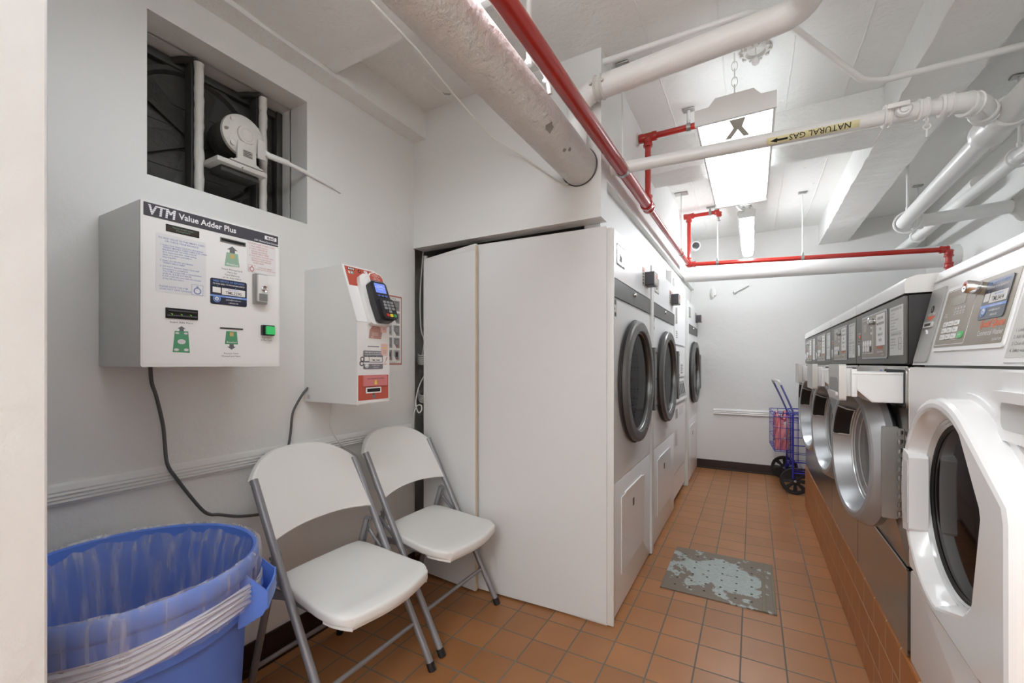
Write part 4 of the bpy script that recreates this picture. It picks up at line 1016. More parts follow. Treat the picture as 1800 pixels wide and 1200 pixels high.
def wob(a, k=1.0):
    return k * (.35 * math.sin(11 * a + ph[0]) + .3 * math.sin(19 * a + ph[1]) + .22 * math.sin(31 * a + ph[2]) + .2 * math.sin(47 * a + ph[3]) + .12 * math.sin(7 * a + ph[4]))
prof = [(.0, .02), (.17, .03), (.205, .14), (.225, .32), (.248, .50), (.262, .60), (.272, .66), (.281, .692), (.291, .703), (.300, .692), (.301, .672), (.299, .64), (.296, .60), (.292, .565)]
def bag(u, v):
    a = 2 * PI * u
    f = v * (len(prof) - 1); i = min(int(f), len(prof) - 2); t = f - i
    r = prof[i][0] * (1 - t) + prof[i + 1][0] * t; z = prof[i][1] * (1 - t) + prof[i + 1][1] * t
    k = max(0, (i + t - 7.5))
    if i < 6: r -= max(0, .004 * (1 + wob(a + .3 * v))) * min(1, r / .1)
    else:
        r += .0015 * wob(a + v) + (.0025 + .0035 * max(0, wob(a * 1.0 + 2))) * min(1, k * .4)
        z += .003 * wob(a * 1.3 + 1) + (.012 * math.sin(2 * a + 1) + .004 * wob(a)) * (k / 6)
    return (r * math.cos(a), r * math.sin(a), z - .0)
b = nb(); sheet(b, bag, 150, 52, wrap=True); o = obj('bag_film', b, BAG, bgx)
b = nb()
def roll(i):
    pts = []
    for j in range(121):
        a = 2 * PI * j / 120
        pts.append(((.3005 + .0015 * math.sin(5 * a + i)) * math.cos(a), (.3005 + .0015 * math.sin(5 * a + i)) * math.sin(a), .598 + .016 * i + .014 * math.sin(2 * a + 1) + .005 * math.sin(3 * a + i * 2)))
    return pts
rp = [rnd.uniform(0, 6.28) for _ in range(20)]
sheet(b, lambda u, v: ((.3015 + .0022 * math.sin(26 * v + 3 * math.sin(3 * 2 * PI * u + rp[0]) + 2 * math.sin(5 * 2 * PI * u + rp[1]))) * math.cos(2 * PI * u), (.3015 + .0022 * math.sin(26 * v + 3 * math.sin(3 * 2 * PI * u + rp[0]) + 2 * math.sin(5 * 2 * PI * u + rp[1]))) * math.sin(2 * PI * u), .575 + .052 * v + .012 * math.sin(2 * 2 * PI * u + 1) + .004 * math.sin(5 * 2 * PI * u)), 120, 24, wrap=True)
for i in range(2): tube(b, roll(i), .003, 6, cap=False)
obj('bag_roll', b, see_through('bag_roll_film', srgb(236, 236, 240), .6, .2), bgx)

# ================================================================== FOLDING CHAIRS
def make_chair(loc, label):
    t = thing('folding_chair', label, 'chair', loc, 0, 'white folding chairs along the wall')
    hw = .216
    fx = lambda z: .215 - .45 * z / .80
    for s in (-1, 1):
        y = s * hw
        b = nb(); tube(b, [(.213, y, .016), (fx(.40), y, .40), (fx(.60), y, .60), (-.222, y, .782)], .0135, 14); obj('front_leg', b, GREYM, t)
        b = nb(); tube(b, [(.2185, y, 0.0), (.205, y, .028)], .0155, 14); obj('foot_cap', b, BLACKR, t)
        yr = s * (hw - .022)
        b = nb(); tube(b, [(-.283, yr, .014), (-.150, yr, .44), (-.117, yr, .54)], .0125, 12); obj('rear_leg', b, GREYM, t)
        b = nb(); tube(b, [(-.287, yr, 0.0), (-.279, yr, .026)], .0145, 12); obj('foot_cap', b, BLACKR, t)
        # hinge channel, link and rivets
        b = nb()
        Fc = Fr((-.128, s * (hw - .012), .50), (.06, 0, .20), (-.20, 0, .06))
        box(b, Fc, -.07, .045, -.013, .013, -.003, .003, .002)
        tube(b, [(-.142, s * (hw - .006), .505), (-.085, s * (hw - .006), .455), (-.048, s * (hw - .006), .425)], .006, 8)
        for px, pz in ((-.14, .47), (-.12, .53), (-.05, .428), (-.025, .398)): cyl(b, (px, s * (hw - .02), pz), (px, s * (hw + .004), pz), .006, 10)
        obj('hinge_bracket', b, GREYM, t)
        b = nb(); prism(b, Fr((0, s * (hw - .028), 0), (1, 0, 0), (0, 0, 1)), [(-.155, .372), (-.09, .386), (.03, .384), (.11, .380), (.125, .384), (.125, .402), (-.155, .408)], -.005, .005, .001); obj('seat_rail', b, GREYM, t)
    b = nb(); cyl(b, (fx(.157) + .0, -hw, .157), (fx(.157), hw, .157), .0085, 12); obj('crossbar', b, GREYM, t)
    b = nb(); cyl(b, (-.255, -hw + .022, .10), (-.255, hw - .022, .10), .0085, 12); obj('crossbar', b, GREYM, t)
    # seat: moulded, lip rolled down in front, slightly waved
    def top(u, v):
        x = -.150 + .410 * u
        w = (.186 + .022 * min(1, u * 1.6)) * (1 - .0 * u)
        e = 1.0
        if u > .8: e = math.sqrt(max(0, 1 - ((u - .8) / .2) ** 2 * .30))
        if u < .06: e = .985
        y = (2 * v - 1) * w * e
        q = (2 * v - 1)
        xx = x - (.030 * max(0, u - .55) / .45) * (q * q)
        z = .436 + .017 * math.cos(u * PI * 1.25) * (1 - .2 * q * q) - .010 * math.sin(PI * u) * (1 - q * q) - .016 * max(0, (u - .82) / .18) ** 2 - .006 * abs(q) ** 6
        return V((xx, y, z))
    b = nb(); t0 = nb()
    nu, nv = 26, 22
    P = [[top(i / nu, j / nv) for j in range(nv + 1)] for i in range(nu + 1)]
    A = [[t0.verts.new(p) for p in r] for r in P]
    B = [[t0.verts.new(p - V((0, 0, .032 if 0 < i < nu and 0 < j < nv else .034))) for j, p in enumerate(r)] for i, r in enumerate(P)]
    for i in range(nu):
        for j in range(nv):
            t0.faces.new((A[i][j], A[i + 1][j], A[i + 1][j + 1], A[i][j + 1])); t0.faces.new((B[i][j], B[i][j + 1], B[i + 1][j + 1], B[i + 1][j]))
    rim = []
    for i in range(nu): rim.append((i, 0, i + 1, 0)); rim.append((i + 1, nv, i, nv))
    for j in range(nv): rim.append((0, j + 1, 0, j)); rim.append((nu, j, nu, j + 1))
    for i, j, k, l in rim: t0.faces.new((A[i][j], B[i][j], B[k][l], A[k][l]))
    bmesh.ops.recalc_face_normals(t0, faces=t0.faces)
    es = [e for e in t0.edges if e.calc_face_angle(0) > 1.0]
    bmesh.ops.bevel(t0, geom=es, offset=.009, segments=3, profile=.5, affect='EDGES')
    merge(b, t0)
    seat = obj('seat', b, CHAIRW, t)
    b = nb()
    def lip(u, v):
        q = 2 * u - 1
        p = top(1.0, .5 + q * .5 * .985)
        p2 = top(.62, .5 + q * .5)
        if abs(q) > .93: pass
        return V((p.x - .006 - .004 * v, p.y, p.z - .012 - .030 * v))
    sheet(b, lip, 24, 3, .012); 
    for s in (-1, 1):
        def side(u, v, s=s):
            p = top(.70 + .29 * u, .5 + s * .492)
            return V((p.x, p.y - s * .002, p.z - .014 - .028 * v))
        sheet(b, side, 8, 3, .008)
    obj('seat_lip', b, CHAIRW, seat)
    # back rest: arched top, hollowed bottom edge, wraps the tubes
    def back(u, v):
        q = 2 * u - 1
        zb = .606 - .018 * abs(q) ** 2.4
        zt = .866 - .075 * abs(q) ** 3.2 - .012 * q * q
        z = zb + (zt - zb) * v
        hwq = (.212 + .014 * max(0, (v - .72) / .28))
        return V((fx(z) + .012 - .036 * (1 - q * q) * (.6 + .4 * v) - .006 * v, q * hwq, z))
    b = nb(); t0 = nb()
    nu, nv = 30, 16
    A = [[t0.verts.new(back(i / nu, j / nv)) for j in range(nv + 1)] for i in range(nu + 1)]
    B = [[t0.verts.new(back(i / nu, j / nv) + V((-.020 - .010 * max(0, (j / nv - .72) / .28), 0, -.004))) for j in range(nv + 1)] for i in range(nu + 1)]
    for i in range(nu):
        for j in range(nv):
            t0.faces.new((A[i][j], A[i + 1][j], A[i + 1][j + 1], A[i][j + 1])); t0.faces.new((B[i][j], B[i][j + 1], B[i + 1][j + 1], B[i + 1][j]))
    rim = []
    for i in range(nu): rim.append((i, 0, i + 1, 0)); rim.append((i + 1, nv, i, nv))
    for j in range(nv): rim.append((0, j + 1, 0, j)); rim.append((nu, j, nu, j + 1))
    for i, j, k, l in rim: t0.faces.new((A[i][j], B[i][j], B[k][l], A[k][l]))
    bmesh.ops.recalc_face_normals(t0, faces=t0.faces)
    es = [e for e in t0.edges if e.calc_face_angle(0) > 1.0]
    bmesh.ops.bevel(t0, geom=es, offset=.006, segments=3, profile=.5, affect='EDGES')
    merge(b, t0); obj('backrest', b, CHAIRW, t)
    return t
ch = make_chair((-1.300, 1.085, 0), 'nearer white plastic folding chair, next to the blue trash can')
dup(ch, (-1.318, 1.60, 0), 'farther white plastic folding chair, in front of the ajar closet door')

# ================================================================== FLOOR PLATE
def plate_mat():
    m = pm('worn_steel_plate', srgb(104, 96, 86), 0.45, 0.2, bump=[(30, .4, .004)])
    nt = m.node_tree; b = nt.nodes['Principled BSDF']
    tc = nt.nodes.new('ShaderNodeTexCoord')
    n = nt.nodes.new('ShaderNodeTexNoise'); n.inputs['Scale'].default_value = 9; n.inputs['Detail'].default_value = 11; n.inputs['Roughness'].default_value = .62
    nt.links.new(tc.outputs['Object'], n.inputs['Vector'])
    # paint survives toward the middle of the plate
    ln = nt.nodes.new('ShaderNodeVectorMath'); ln.operation = 'LENGTH'; nt.links.new(tc.outputs['Object'], ln.inputs[0])
    mr = nt.nodes.new('ShaderNodeMapRange'); mr.inputs['From Min'].default_value = .12; mr.inputs['From Max'].default_value = .34; mr.inputs['To Min'].default_value = .09; mr.inputs['To Max'].default_value = -.14
    nt.links.new(ln.outputs['Value'], mr.inputs['Value'])
    ad = nt.nodes.new('ShaderNodeMath'); ad.operation = 'ADD'; nt.links.new(n.outputs['Fac'], ad.inputs[0]); nt.links.new(mr.outputs['Result'], ad.inputs[1])
    cr = nt.nodes.new('ShaderNodeValToRGB'); cr.color_ramp.elements[0].position = .478; cr.color_ramp.elements[1].position = .492
    nt.links.new(ad.outputs[0], cr.inputs['Fac'])
    n2 = nt.nodes.new('ShaderNodeTexNoise'); n2.inputs['Scale'].default_value = 60; nt.links.new(tc.outputs['Object'], n2.inputs['Vector'])
    c2 = nt.nodes.new('ShaderNodeMix'); c2.data_type = 'RGBA'; c2.inputs['A'].default_value = (*srgb(142, 152, 150), 1); c2.inputs['B'].default_value = (*srgb(182, 190, 186), 1)
    nt.links.new(n2.outputs['Fac'], c2.inputs['Factor'])
    mx = nt.nodes.new('ShaderNodeMix'); mx.data_type = 'RGBA'; mx.inputs['A'].default_value = (*srgb(118, 106, 92), 1)
    nt.links.new(cr.outputs['Color'], mx.inputs['Factor']); nt.links.new(c2.outputs['Result'], mx.inputs['B'])
    nt.links.new(mx.outputs['Result'], b.inputs['Base Color'])
    return m
fp = thing('floor_plate', 'worn grey metal access plate with flaking paint set in the orange tile floor', 'floor plate', (-0.164, 2.66, 0))
b = nb(); bx(b, -.265, .265, -.287, .288, -.002, .006, .001, 1); obj('plate', b, plate_mat(), fp)
for i in range(6):
    for j in range(6):
        b = nb(); lathe(b, Fr((-.20 + .072 * i, -.22 + .082 * j, .006)), [(0, .0005), (.006, .0005), (.0065, 0)], 10); obj('screw_hole', b, HOLE, fp)
b = nb(); bx(b, .205, .222, -.286, .287, .006, .0085, .001, 1); bx(b, .252, .265, -.286, .287, .006, .0085, .001, 1); obj('edge_strip', b, pm('dull_strip', srgb(120, 110, 92), .5, .3, var=(20, .2)), fp)

# ================================================================== TUMBLE DRYERS (face +x)
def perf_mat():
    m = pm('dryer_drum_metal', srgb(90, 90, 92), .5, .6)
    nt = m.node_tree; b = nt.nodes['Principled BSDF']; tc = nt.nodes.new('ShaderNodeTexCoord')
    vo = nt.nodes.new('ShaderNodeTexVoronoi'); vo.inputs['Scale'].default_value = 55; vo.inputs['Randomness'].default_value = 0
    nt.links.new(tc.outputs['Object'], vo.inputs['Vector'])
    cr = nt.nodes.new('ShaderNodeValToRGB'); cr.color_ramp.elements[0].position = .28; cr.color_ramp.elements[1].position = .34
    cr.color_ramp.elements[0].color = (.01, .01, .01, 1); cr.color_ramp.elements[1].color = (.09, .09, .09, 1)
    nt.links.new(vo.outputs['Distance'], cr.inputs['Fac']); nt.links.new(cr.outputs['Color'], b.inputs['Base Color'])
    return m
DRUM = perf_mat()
DGLASS = see_through('dryer_glass', (.008, .008, .008), .5, .03)
DGLASS.node_tree.nodes['Principled BSDF'].inputs['IOR'].default_value = 1.25
DGLASS.node_tree.nodes['Principled BSDF'].inputs['Specular IOR Level'].default_value = .15
RIMD = pm('dark_door_rim', srgb(102, 101, 99), .36, .4, spec=.3)
def make_dryer(loc, w, label):
    t = thing('tumble_dryer', label, 'dryer', loc, 0, 'tumble dryers in the row')
    F = Fr((0, 0, 0), (0, 1, 0), (0, 0, 1))
    cy, cz, R = w * .5 + .0, 1.095, .318
    # cabinet with a round hole in the front sheet
    b = nb(); bx(b, -.70, -.02, 0, .004, 0, 1.812); bx(b, -.70, -.02, w - .004, w, 0, 1.812); bx(b, -.70, -.02, .004, w - .004, 1.806, 1.812); bx(b, -.70, -.694, .004, w - .004, 0, 1.806); bx(b, -.694, -.02, .004, w - .004, 0, .01); obj('cabinet', b, ENAM2, t)
    def sheet_hole(b, y0, y1, z0, z1, r, d0, d1):
        n = 48; t0 = nb()
        def sq(a):
            dx, dy = math.cos(a), math.sin(a)
            k = min(((y1 - cy) if dx > 0 else (cy - y0)) / max(abs(dx), 1e-6), ((z1 - cz) if dy > 0 else (cz - z0)) / max(abs(dy), 1e-6))
            return (cy + dx * k, cz + dy * k)
        angs = sorted([2 * PI * i / n for i in range(n)] + [math.atan2(zz - cz, yy - cy) % (2 * PI) for yy in (y0, y1) for zz in (z0, z1)])
        I = [t0.verts.new((cy + r * math.cos(a), cz + r * math.sin(a), d1)) for a in angs]; O = [t0.verts.new((*sq(a), d1)) for a in angs]
        I2 = [t0.verts.new((cy + r * math.cos(a), cz + r * math.sin(a), d0)) for a in angs]; O2 = [t0.verts.new((*sq(a), d0)) for a in angs]
        m = len(angs)
        for i in range(m):
            j = (i + 1) % m
            t0.faces.new((I[i], O[i], O[j], I[j])); t0.faces.new((I[i], I[j], I2[j], I2[i])); t0.faces.new((O[j], O[i], O2[i], O2[j]))
        bmesh.ops.recalc_face_normals(t0, faces=t0.faces)
        merge(b, t0, F.M)
    b = nb(); sheet_hole(b, .004, w - .004, .635, 1.495, .268, -.02, 0); obj('front_panel', b, ENAM, t)
    b = nb(); plate(b, F, .004, w - .004, .012, .628, -.02, 0, .003, bev=.002); obj('lower_panel', b, ENAM, t)
    b = nb(); plate(b, F, .003, w - .003, 1.585, 1.806, -.02, .004, .003, bev=.002); obj('control_panel', b, ENAM, t)
    b = nb(); plate(b, F, .004, w - .012, 1.500, 1.580, -.015, .006, .002, bev=.001); box(b, F, .004, w - .01, 1.496, 1.5, 0, .007); obj('dark_band', b, DGREY2, t)
    b = nb(); lathe(b, F.at(w * .50, 1.555, .006), [(.012, 0), (.012, .006), (.009, .010), (0, .011)], 16); obj('lock', b, CHROME, t)
    b = nb(); plate(b, F, .075, .215, 1.652, 1.752, .004, .0052, .004, 0); plate(b, F, .083, .207, 1.659, 1.745, .0052, .0056, .003, 1)
    prism(b, F, [(.12, 1.675), (.135, 1.73), (.15, 1.70), (.17, 1.735), (.16, 1.675)], .0056, .0059, mi=0); obj('mirror_label', b, [INKG, pm('shiny_label', srgb(196, 188, 170), .12, .8)], t)
    b = nb(); plate(b, F, w * .73, w * .90, 1.640, 1.750, .004, .0055, .003, 0)
    for i in range(5): box(b, F, w * .735, w * .765, 1.65 + i * .018, 1.658 + i * .018, .0055, .006, mi=1)
    plate(b, F, w * .735, w * .80, 1.72, 1.745, .0055, .006, .001, 2); obj('instruction_label', b, [pm('beige_label', srgb(196, 188, 176), .4), INK, REDP], t)
    b = nb(); plate(b, F, w * .80, w * .925, 1.648, 1.726, .004, .058, .006, 0, .003); plate(b, F, w * .81, w * .915, 1.656, 1.718, .058, .0592, .003, 1); plate(b, F, w * .87, w * .91, 1.69, 1.714, .0592, .0597, .002, 2); obj('card_reader', b, [pm('charcoal_plastic', srgb(70, 70, 76), .4), pm('reader_face', srgb(178, 164, 152), .35), REDP], t)
    b = nb(); plate(b, F, .014, .085, 1.405, 1.490, 0, .0008, .002, 0); plate(b, F, .018, .081, 1.463, 1.484, .0008, .0011, .001, 1); plate(b, F, .024, .075, 1.430, 1.458, .0008, .0011, .001, 2)
    text(b, F, 'TML', .05, 1.437, .016, 1, 'CENTER', .0013, .01); plate(b, F, .018, .081, 1.409, 1.426, .0008, .0011, .001, 1); obj('service_sticker', b, [pm('pale_grey_label', srgb(196, 196, 196), .4), INKG, PAPER], t)
    # door
    FD = F.at(cy, cz, 0)
    d = nb(); lathe(d, FD, [(R * .83, .002), (R * .99, .002), (R * 1.0, .008), (R * 1.0, .038), (R * .985, .045), (R * .965, .0475), (R * .84, .0475), (R * .822, .044), (R * .817, .036), (R * .815, -.03)], 64); door = obj('door', d, RIMD, t, sharp=.3)
    b = nb(); torus(b, FD.at(0, 0, .016), R * 1.0, .007, 64, 8); obj('door_seal', b, BLACKR, door)
    b = nb(); lathe(b, FD, [(R * .82, .030), (R * .79, .033), (R * .79, .02), (R * .82, .02)], 48); torus(b, FD.at(0, 0, .030), R * .812, .004, 48, 6); obj('glass_seal', b, GALV, door)
    b = nb(); lathe(b, FD, [(0, .026), (R * .80, .026)], 48); obj('door_glass', b, DGLASS, door)
    b = nb()
    for i in range(8): 
        a = (i + .5) * PI / 4; lathe(b, FD.at(R * .90 * math.cos(a), R * .90 * math.sin(a), .045), [(.006, 0), (.005, .003), (0, .004)], 8)
    obj('bolt_heads', b, BLACK, door)
    b = nb(); plate(b, F, w - .078, w - .014, cz - .19, cz + .19, 0, .044, .004, 0, .003)
    for z in (-.16, 0, .16): lathe(b, F.at(w - .03, cz + z, .044), [(.005, 0), (.004, .003), (0, .004)], 8, 1)
    obj('hinge_plate', b, [RIMD, BLACK], t)
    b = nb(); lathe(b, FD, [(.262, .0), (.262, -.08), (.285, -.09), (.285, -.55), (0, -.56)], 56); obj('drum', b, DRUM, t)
    b = nb()
    for i in range(3):
        a = i * 2 * PI / 3 + .6
        FV = Fr(FD.p(.285 * math.cos(a), .285 * math.sin(a), -.5), -(FD.u * math.cos(a) + FD.v * math.sin(a)), FD.n)
        prism(b, FV, [(0, 0), (.07, 0), (.06, .40), (0, .40)], -.02, .02)
    obj('drum_fins', b, GALV, t)
    # lint hatch
    b = nb(); plate(b, F, w * .20, w * .80, .165, .540, 0, .004, .004, bev=.0015); plate(b, F, w * .28, w * .72, .540, .550, 0, .007, .002); hatch = obj('lint_hatch', b, ENAM, t)
    b = nb(); plate(b, F, w * .46, w * .50, .435, .475, .004, .0046, .002, 0); obj('hatch_label', b, DGREY2, hatch)
    b = nb(); bx(b, -.02, .012, -.0, .012, .002, 1.80, .003); obj('side_flange', b, ENAM2, t)
    return t
d1 = make_dryer((-.557, 1.910, 0), .838, 'large white tumble dryer with dark round door, standing next to the side panel')
d2 = make_dryer((-.557, 2.800, 0), .885, 'second large white tumble dryer along the row, beside the stacked unit')
d4 = dup(d1, (-.557, 4.505, 0), 'farthest tumble dryer with round door, next to the back wall')
d4.scale = (1, 1, 1)
b = nb(); bx(b, -.62, -.545, 2.752, 2.794, .004, 1.80, .003); struct('trim_4', b, ENAM2)
b = nb(); bx(b, -.62, -.545, 4.450, 4.498, .004, 1.80, .003); struct('trim_5', b, ENAM2)
# vents seen in the recesses above the row
t = thing('vent_box', 'small recessed metal vent duct above the farthest dryer', 'vent', (-.815, 4.64, 1.815))
b = nb()
bx(b, .05, .17, -.11, .12, .0, .012, .003)
obj('vent_lip', b, ENAM2, t)
b = nb(); bx(b, 0.002, .05, -.09, .10, .0, .14, .004); obj('vent_duct', b, GALV, t)

# ================================================================== STACKED WASHER DRYER
sd = thing('stacked_laundry_unit', 'narrow white stacked washer and dryer between the round-door dryers', 'stacked washer dryer', (-.575, 3.722, 0))
F = Fr((0, 0, 0), (0, 1, 0), (0, 0, 1)); w = .70
b = nb(); bx(b, -.68, -.004, 0, w, .05, 1.955, .006); obj('cabinet', b, ENAM2, sd)
b = nb()
for x in (-.62, -.06):
    for y in (.06, w - .06): cyl(b, (x, y, 0), (x, y, .055), .02, 12)
obj('levelling_feet', b, BLACKR, sd)
b = nb(); plate(b, F, .03, w - .03, 1.352, 1.90, -.004, .012, .01, 0, .004); od = obj('upper_door', b, ENAM, sd)
b = nb(); plate(b, F, .09, .108, 1.52, 1.66, .012, .024, .006, 0, .003); obj('door_pull', b, SILV2, od)
b = nb(); plate(b, F, .10, .20, 1.40, 1.47, .012, .0128, .002, 0)
for i in range(4): box(b, F, .105, .195 - .02 * (i % 2), 1.408 + i * .015, 1.414 + i * .015, .0128, .0132, mi=1)
obj('small_label', b, [PAPER, INKG], od)
b = nb(); plate(b, F, .005, w - .005, 1.07, 1.335, -.004, .006, .006, 0, .003); obj('middle_panel', b, ENAM, sd)
b = nb(); plate(b, F, .40, .56, 1.09, 1.19, .006, .0068, .002, 0)
for i in range(5): box(b, F, .41, .55 - .03 * (i % 2), 1.10 + i * .017, 1.107 + i * .017, .0068, .0072, mi=1)
obj('small_label', b, [PAPER, INKG], sd)
FC = Fr((.0, 0, .86), (0, 1, 0), (-.03, 0, .2))
b = nb(); plate(b, FC, .0, w, 0, .19, -.03, .025, .01, 0, .004); cs = obj('control_console', b, ENAM, sd)
b = nb(); plate(b, FC, .03, .20, .03, .165, .025, .026, .004, 0); plate(b, FC, .24, w - .04, .025, .165, .025, .026, .004, 1)
for i in range(4): box(b, FC, .27 + .1 * i, .33 + .1 * i, .05, .14, .026, .0265, mi=2)
plate(b, FC, .05, .12, .06, .13, .026, .0268, .01, 3)
obj('control_face', b, [DGREY, CONSG, INKG, REDP], cs)
b = nb(); plate(b, F, .01, w - .01, .27, .835, -.004, .010, .008, 0, .004); ld_ = obj('lower_door', b, ENAM, sd)
b = nb(); plate(b, F, .09, .11, .50, .64, .010, .022, .006, 0, .003); obj('door_pull', b, SILV2, ld_)
b = nb(); plate(b, F, .10, .21, .72, .80, .010, .011, .002, 0); plate(b, F, .30, .56, .73, .81, .010, .0115, .004, 1); obj('small_label', b, [CONSG, PAPER], ld_)
b = nb(); plate(b, F, .01, w - .01, .06, .262, -.004, .006, .006, 0, .003); obj('kick_panel', b, ENAM, sd)

# ================================================================== STEEL FRONT-LOAD WASHERS (face -x)
GLASSC = see_through('clear_door_glass', srgb(188, 190, 192), .42, .06)
GLASSD = pm('dark_wet_glass', srgb(24, 16, 15), .05, 0, spec=.16, var=(6, .8))
GLASSD.node_tree.nodes['Principled BSDF'].inputs['IOR'].default_value = 1.2
ww = .662
def F_front(x=0.0): return Fr((x, 0, 0), (0, -1, 0), (0, 0, 1))
def console_steel(t):
    b = nb(); bx(b, .0, .30, -ww / 2 + .002, ww / 2 - .002, .833, 1.032, .004); con = obj('console', b, BLACKR, t)
    b = nb(); F = Fr((0.0, ww / 2 - .002, .833), (0, -1, 0), (0, 0, 1))
    plate(b, F, .0, ww - .004, .003, .197, 0, .006, .004, 0, .002)
    obj('console_face', b, DGREY, con)
    F = F.at(0, 0, .0062)
    b = nb(); plate(b, F, .012, .112, .022, .175, 0, .0006, .004, 0)
    plate(b, F, .050, .078, .085, .097, .0006, .0022, .002, 1); plate(b, F, .053, .075, .087, .095, .0022, .0025, .001, 2)
    prism(b, F, [(.044, .116), (.084, .116), (.064, .101)], .0006, .001, mi=3); text(b, F, 'INSERT CARD', .064, .120, .0075, 4, 'CENTER', .001)
    tube(b, [F.p(.058, .076, .001), F.p(.066, .060, .0015), F.p(.062, .034, .001)], .0035, 6, mi=4)
    obj('card_panel', b, [DGREY, SILV2, HOLE, ORANGE, INKW], con)
    b = nb(); plate(b, F, .122, .478, .020, .180, 0, .003, .006, 0, .001); plate(b, F, .130, .470, .026, .174, .003, .0036, .004, 1)
    plate(b, F, .137, .300, .040, .166, .0036, .0040, .003, 2); plate(b, F, .1385, .2985, .0415, .1645, .0040, .0043, .003, 1)
    plate(b, F, .158, .212, .122, .150, .0043, .0047, .001, 3)
    for i in range(7): text(b, F, 'o', .150 + i * .016, .098, .007, 4, 'CENTER', .0046); box(b, F, .146 + i * .016, .156 + i * .016, .087, .0885, .0043, .0046, mi=4)
    for r in range(2):
        for c in range(4): lathe(b, F.at(.160 + c * .036, .076 - r * .020, .0043), [(0, .0012), (.0105, .0012), (.0115, 0)], 14, 5 if (r, c) != (1, 3) else 6)
    for z in (.148, .128, .108): plate(b, F, .272, .288, z, z + .008, .0043, .005, .001, 5)
    text(b, F, 'Speed Queen', .395, .053, .016, 7, 'CENTER', .004, .02, .92, .15); text(b, F, 'Commercial Washer', .395, .040, .0105, 4, 'CENTER', .004, 0, .9)
    text(b, F, 'QUANTUM', .43, .030, .007, 4, 'CENTER', .004)
    obj('control_face', b, [SILV, TAUPE, INKW, pm('lcd_grey', srgb(150, 146, 128), .3), INKW, WPLAS, BLACK, ORANGE], con)
    b = nb(); lathe(b, F.at(.318, .152, .003), [(.012, 0), (.012, .016), (.010, .018), (.004, .018), (0, .014)], 18); obj('key_lock', b, CHROME, con)
    b = nb(); plate(b, F, .352, .462, .064, .170, .0042, .0050, .001, 0)
    for i, s in enumerate(('PLEASE LEAVE', 'MACHINE DOOR', 'OPEN', 'WHEN NOT', 'IN USE')): text(b, F, s, .407, .152 - i * .0185, .0125, 1, 'CENTER', .0052, .004, .95)
    obj('paper_notice', b, [PAPER, INK], con)
    b = nb(); plate(b, F, .505, .640, .028, .176, 0, .0012, .002, 0)
    text(b, F, 'OPERATING INSTRUCTIONS', .5725, .164, .0098, 1, 'CENTER', .0014, .004, .9)
    for i, s in enumerate(('1. Load clothes.', '2. Add soap.', '3. Select wash temperature.', '4. Insert payment.', '5. Press start.', '6. Light goes out at end.')): text(b, F, s, .515, .153 - i * .0095, .0078, 1, 'LEFT', .0014, 0, .95)
    box(b, F, .510, .635, .0985, .0992, .0012, .0016, mi=1)
    text(b, F, 'DISPENSER INSTRUCTIONS', .5725, .0885, .0098, 1, 'CENTER', .0014, .004, .9)
    for i, s in enumerate(('Add detergent to', 'tray before start.', 'Bleach and softener', 'as marked.')): text(b, F, s, .515, .076 - i * .009, .0075, 1, 'LEFT', .0014)
    for x0, x1, y0, y1 in ((.600, .625, .045, .046), (.600, .625, .079, .08), (.600, .601, .045, .08), (.624, .625, .045, .08), (.600, .625, .062, .063)): box(b, F, x0, x1, y0, y1, .0012, .0016, mi=1)
    obj('instruction_card', b, [pm('silver_card', srgb(205, 204, 200), .35), INKG], con)
    b = nb()
    prism(b, Fr((0, ww / 2 - .001, 0), (1, 0, 0), (0, 0, 1)), [(-.008, 1.036), (.34, 1.036), (.34, 1.10), (.02, 1.086), (-.004, 1.078), (-.008, 1.066)], 0, ww - .002, .003)
    obj('console_cap', b, pm('light_grey_cap', srgb(216, 215, 212), .3), con)
    return con
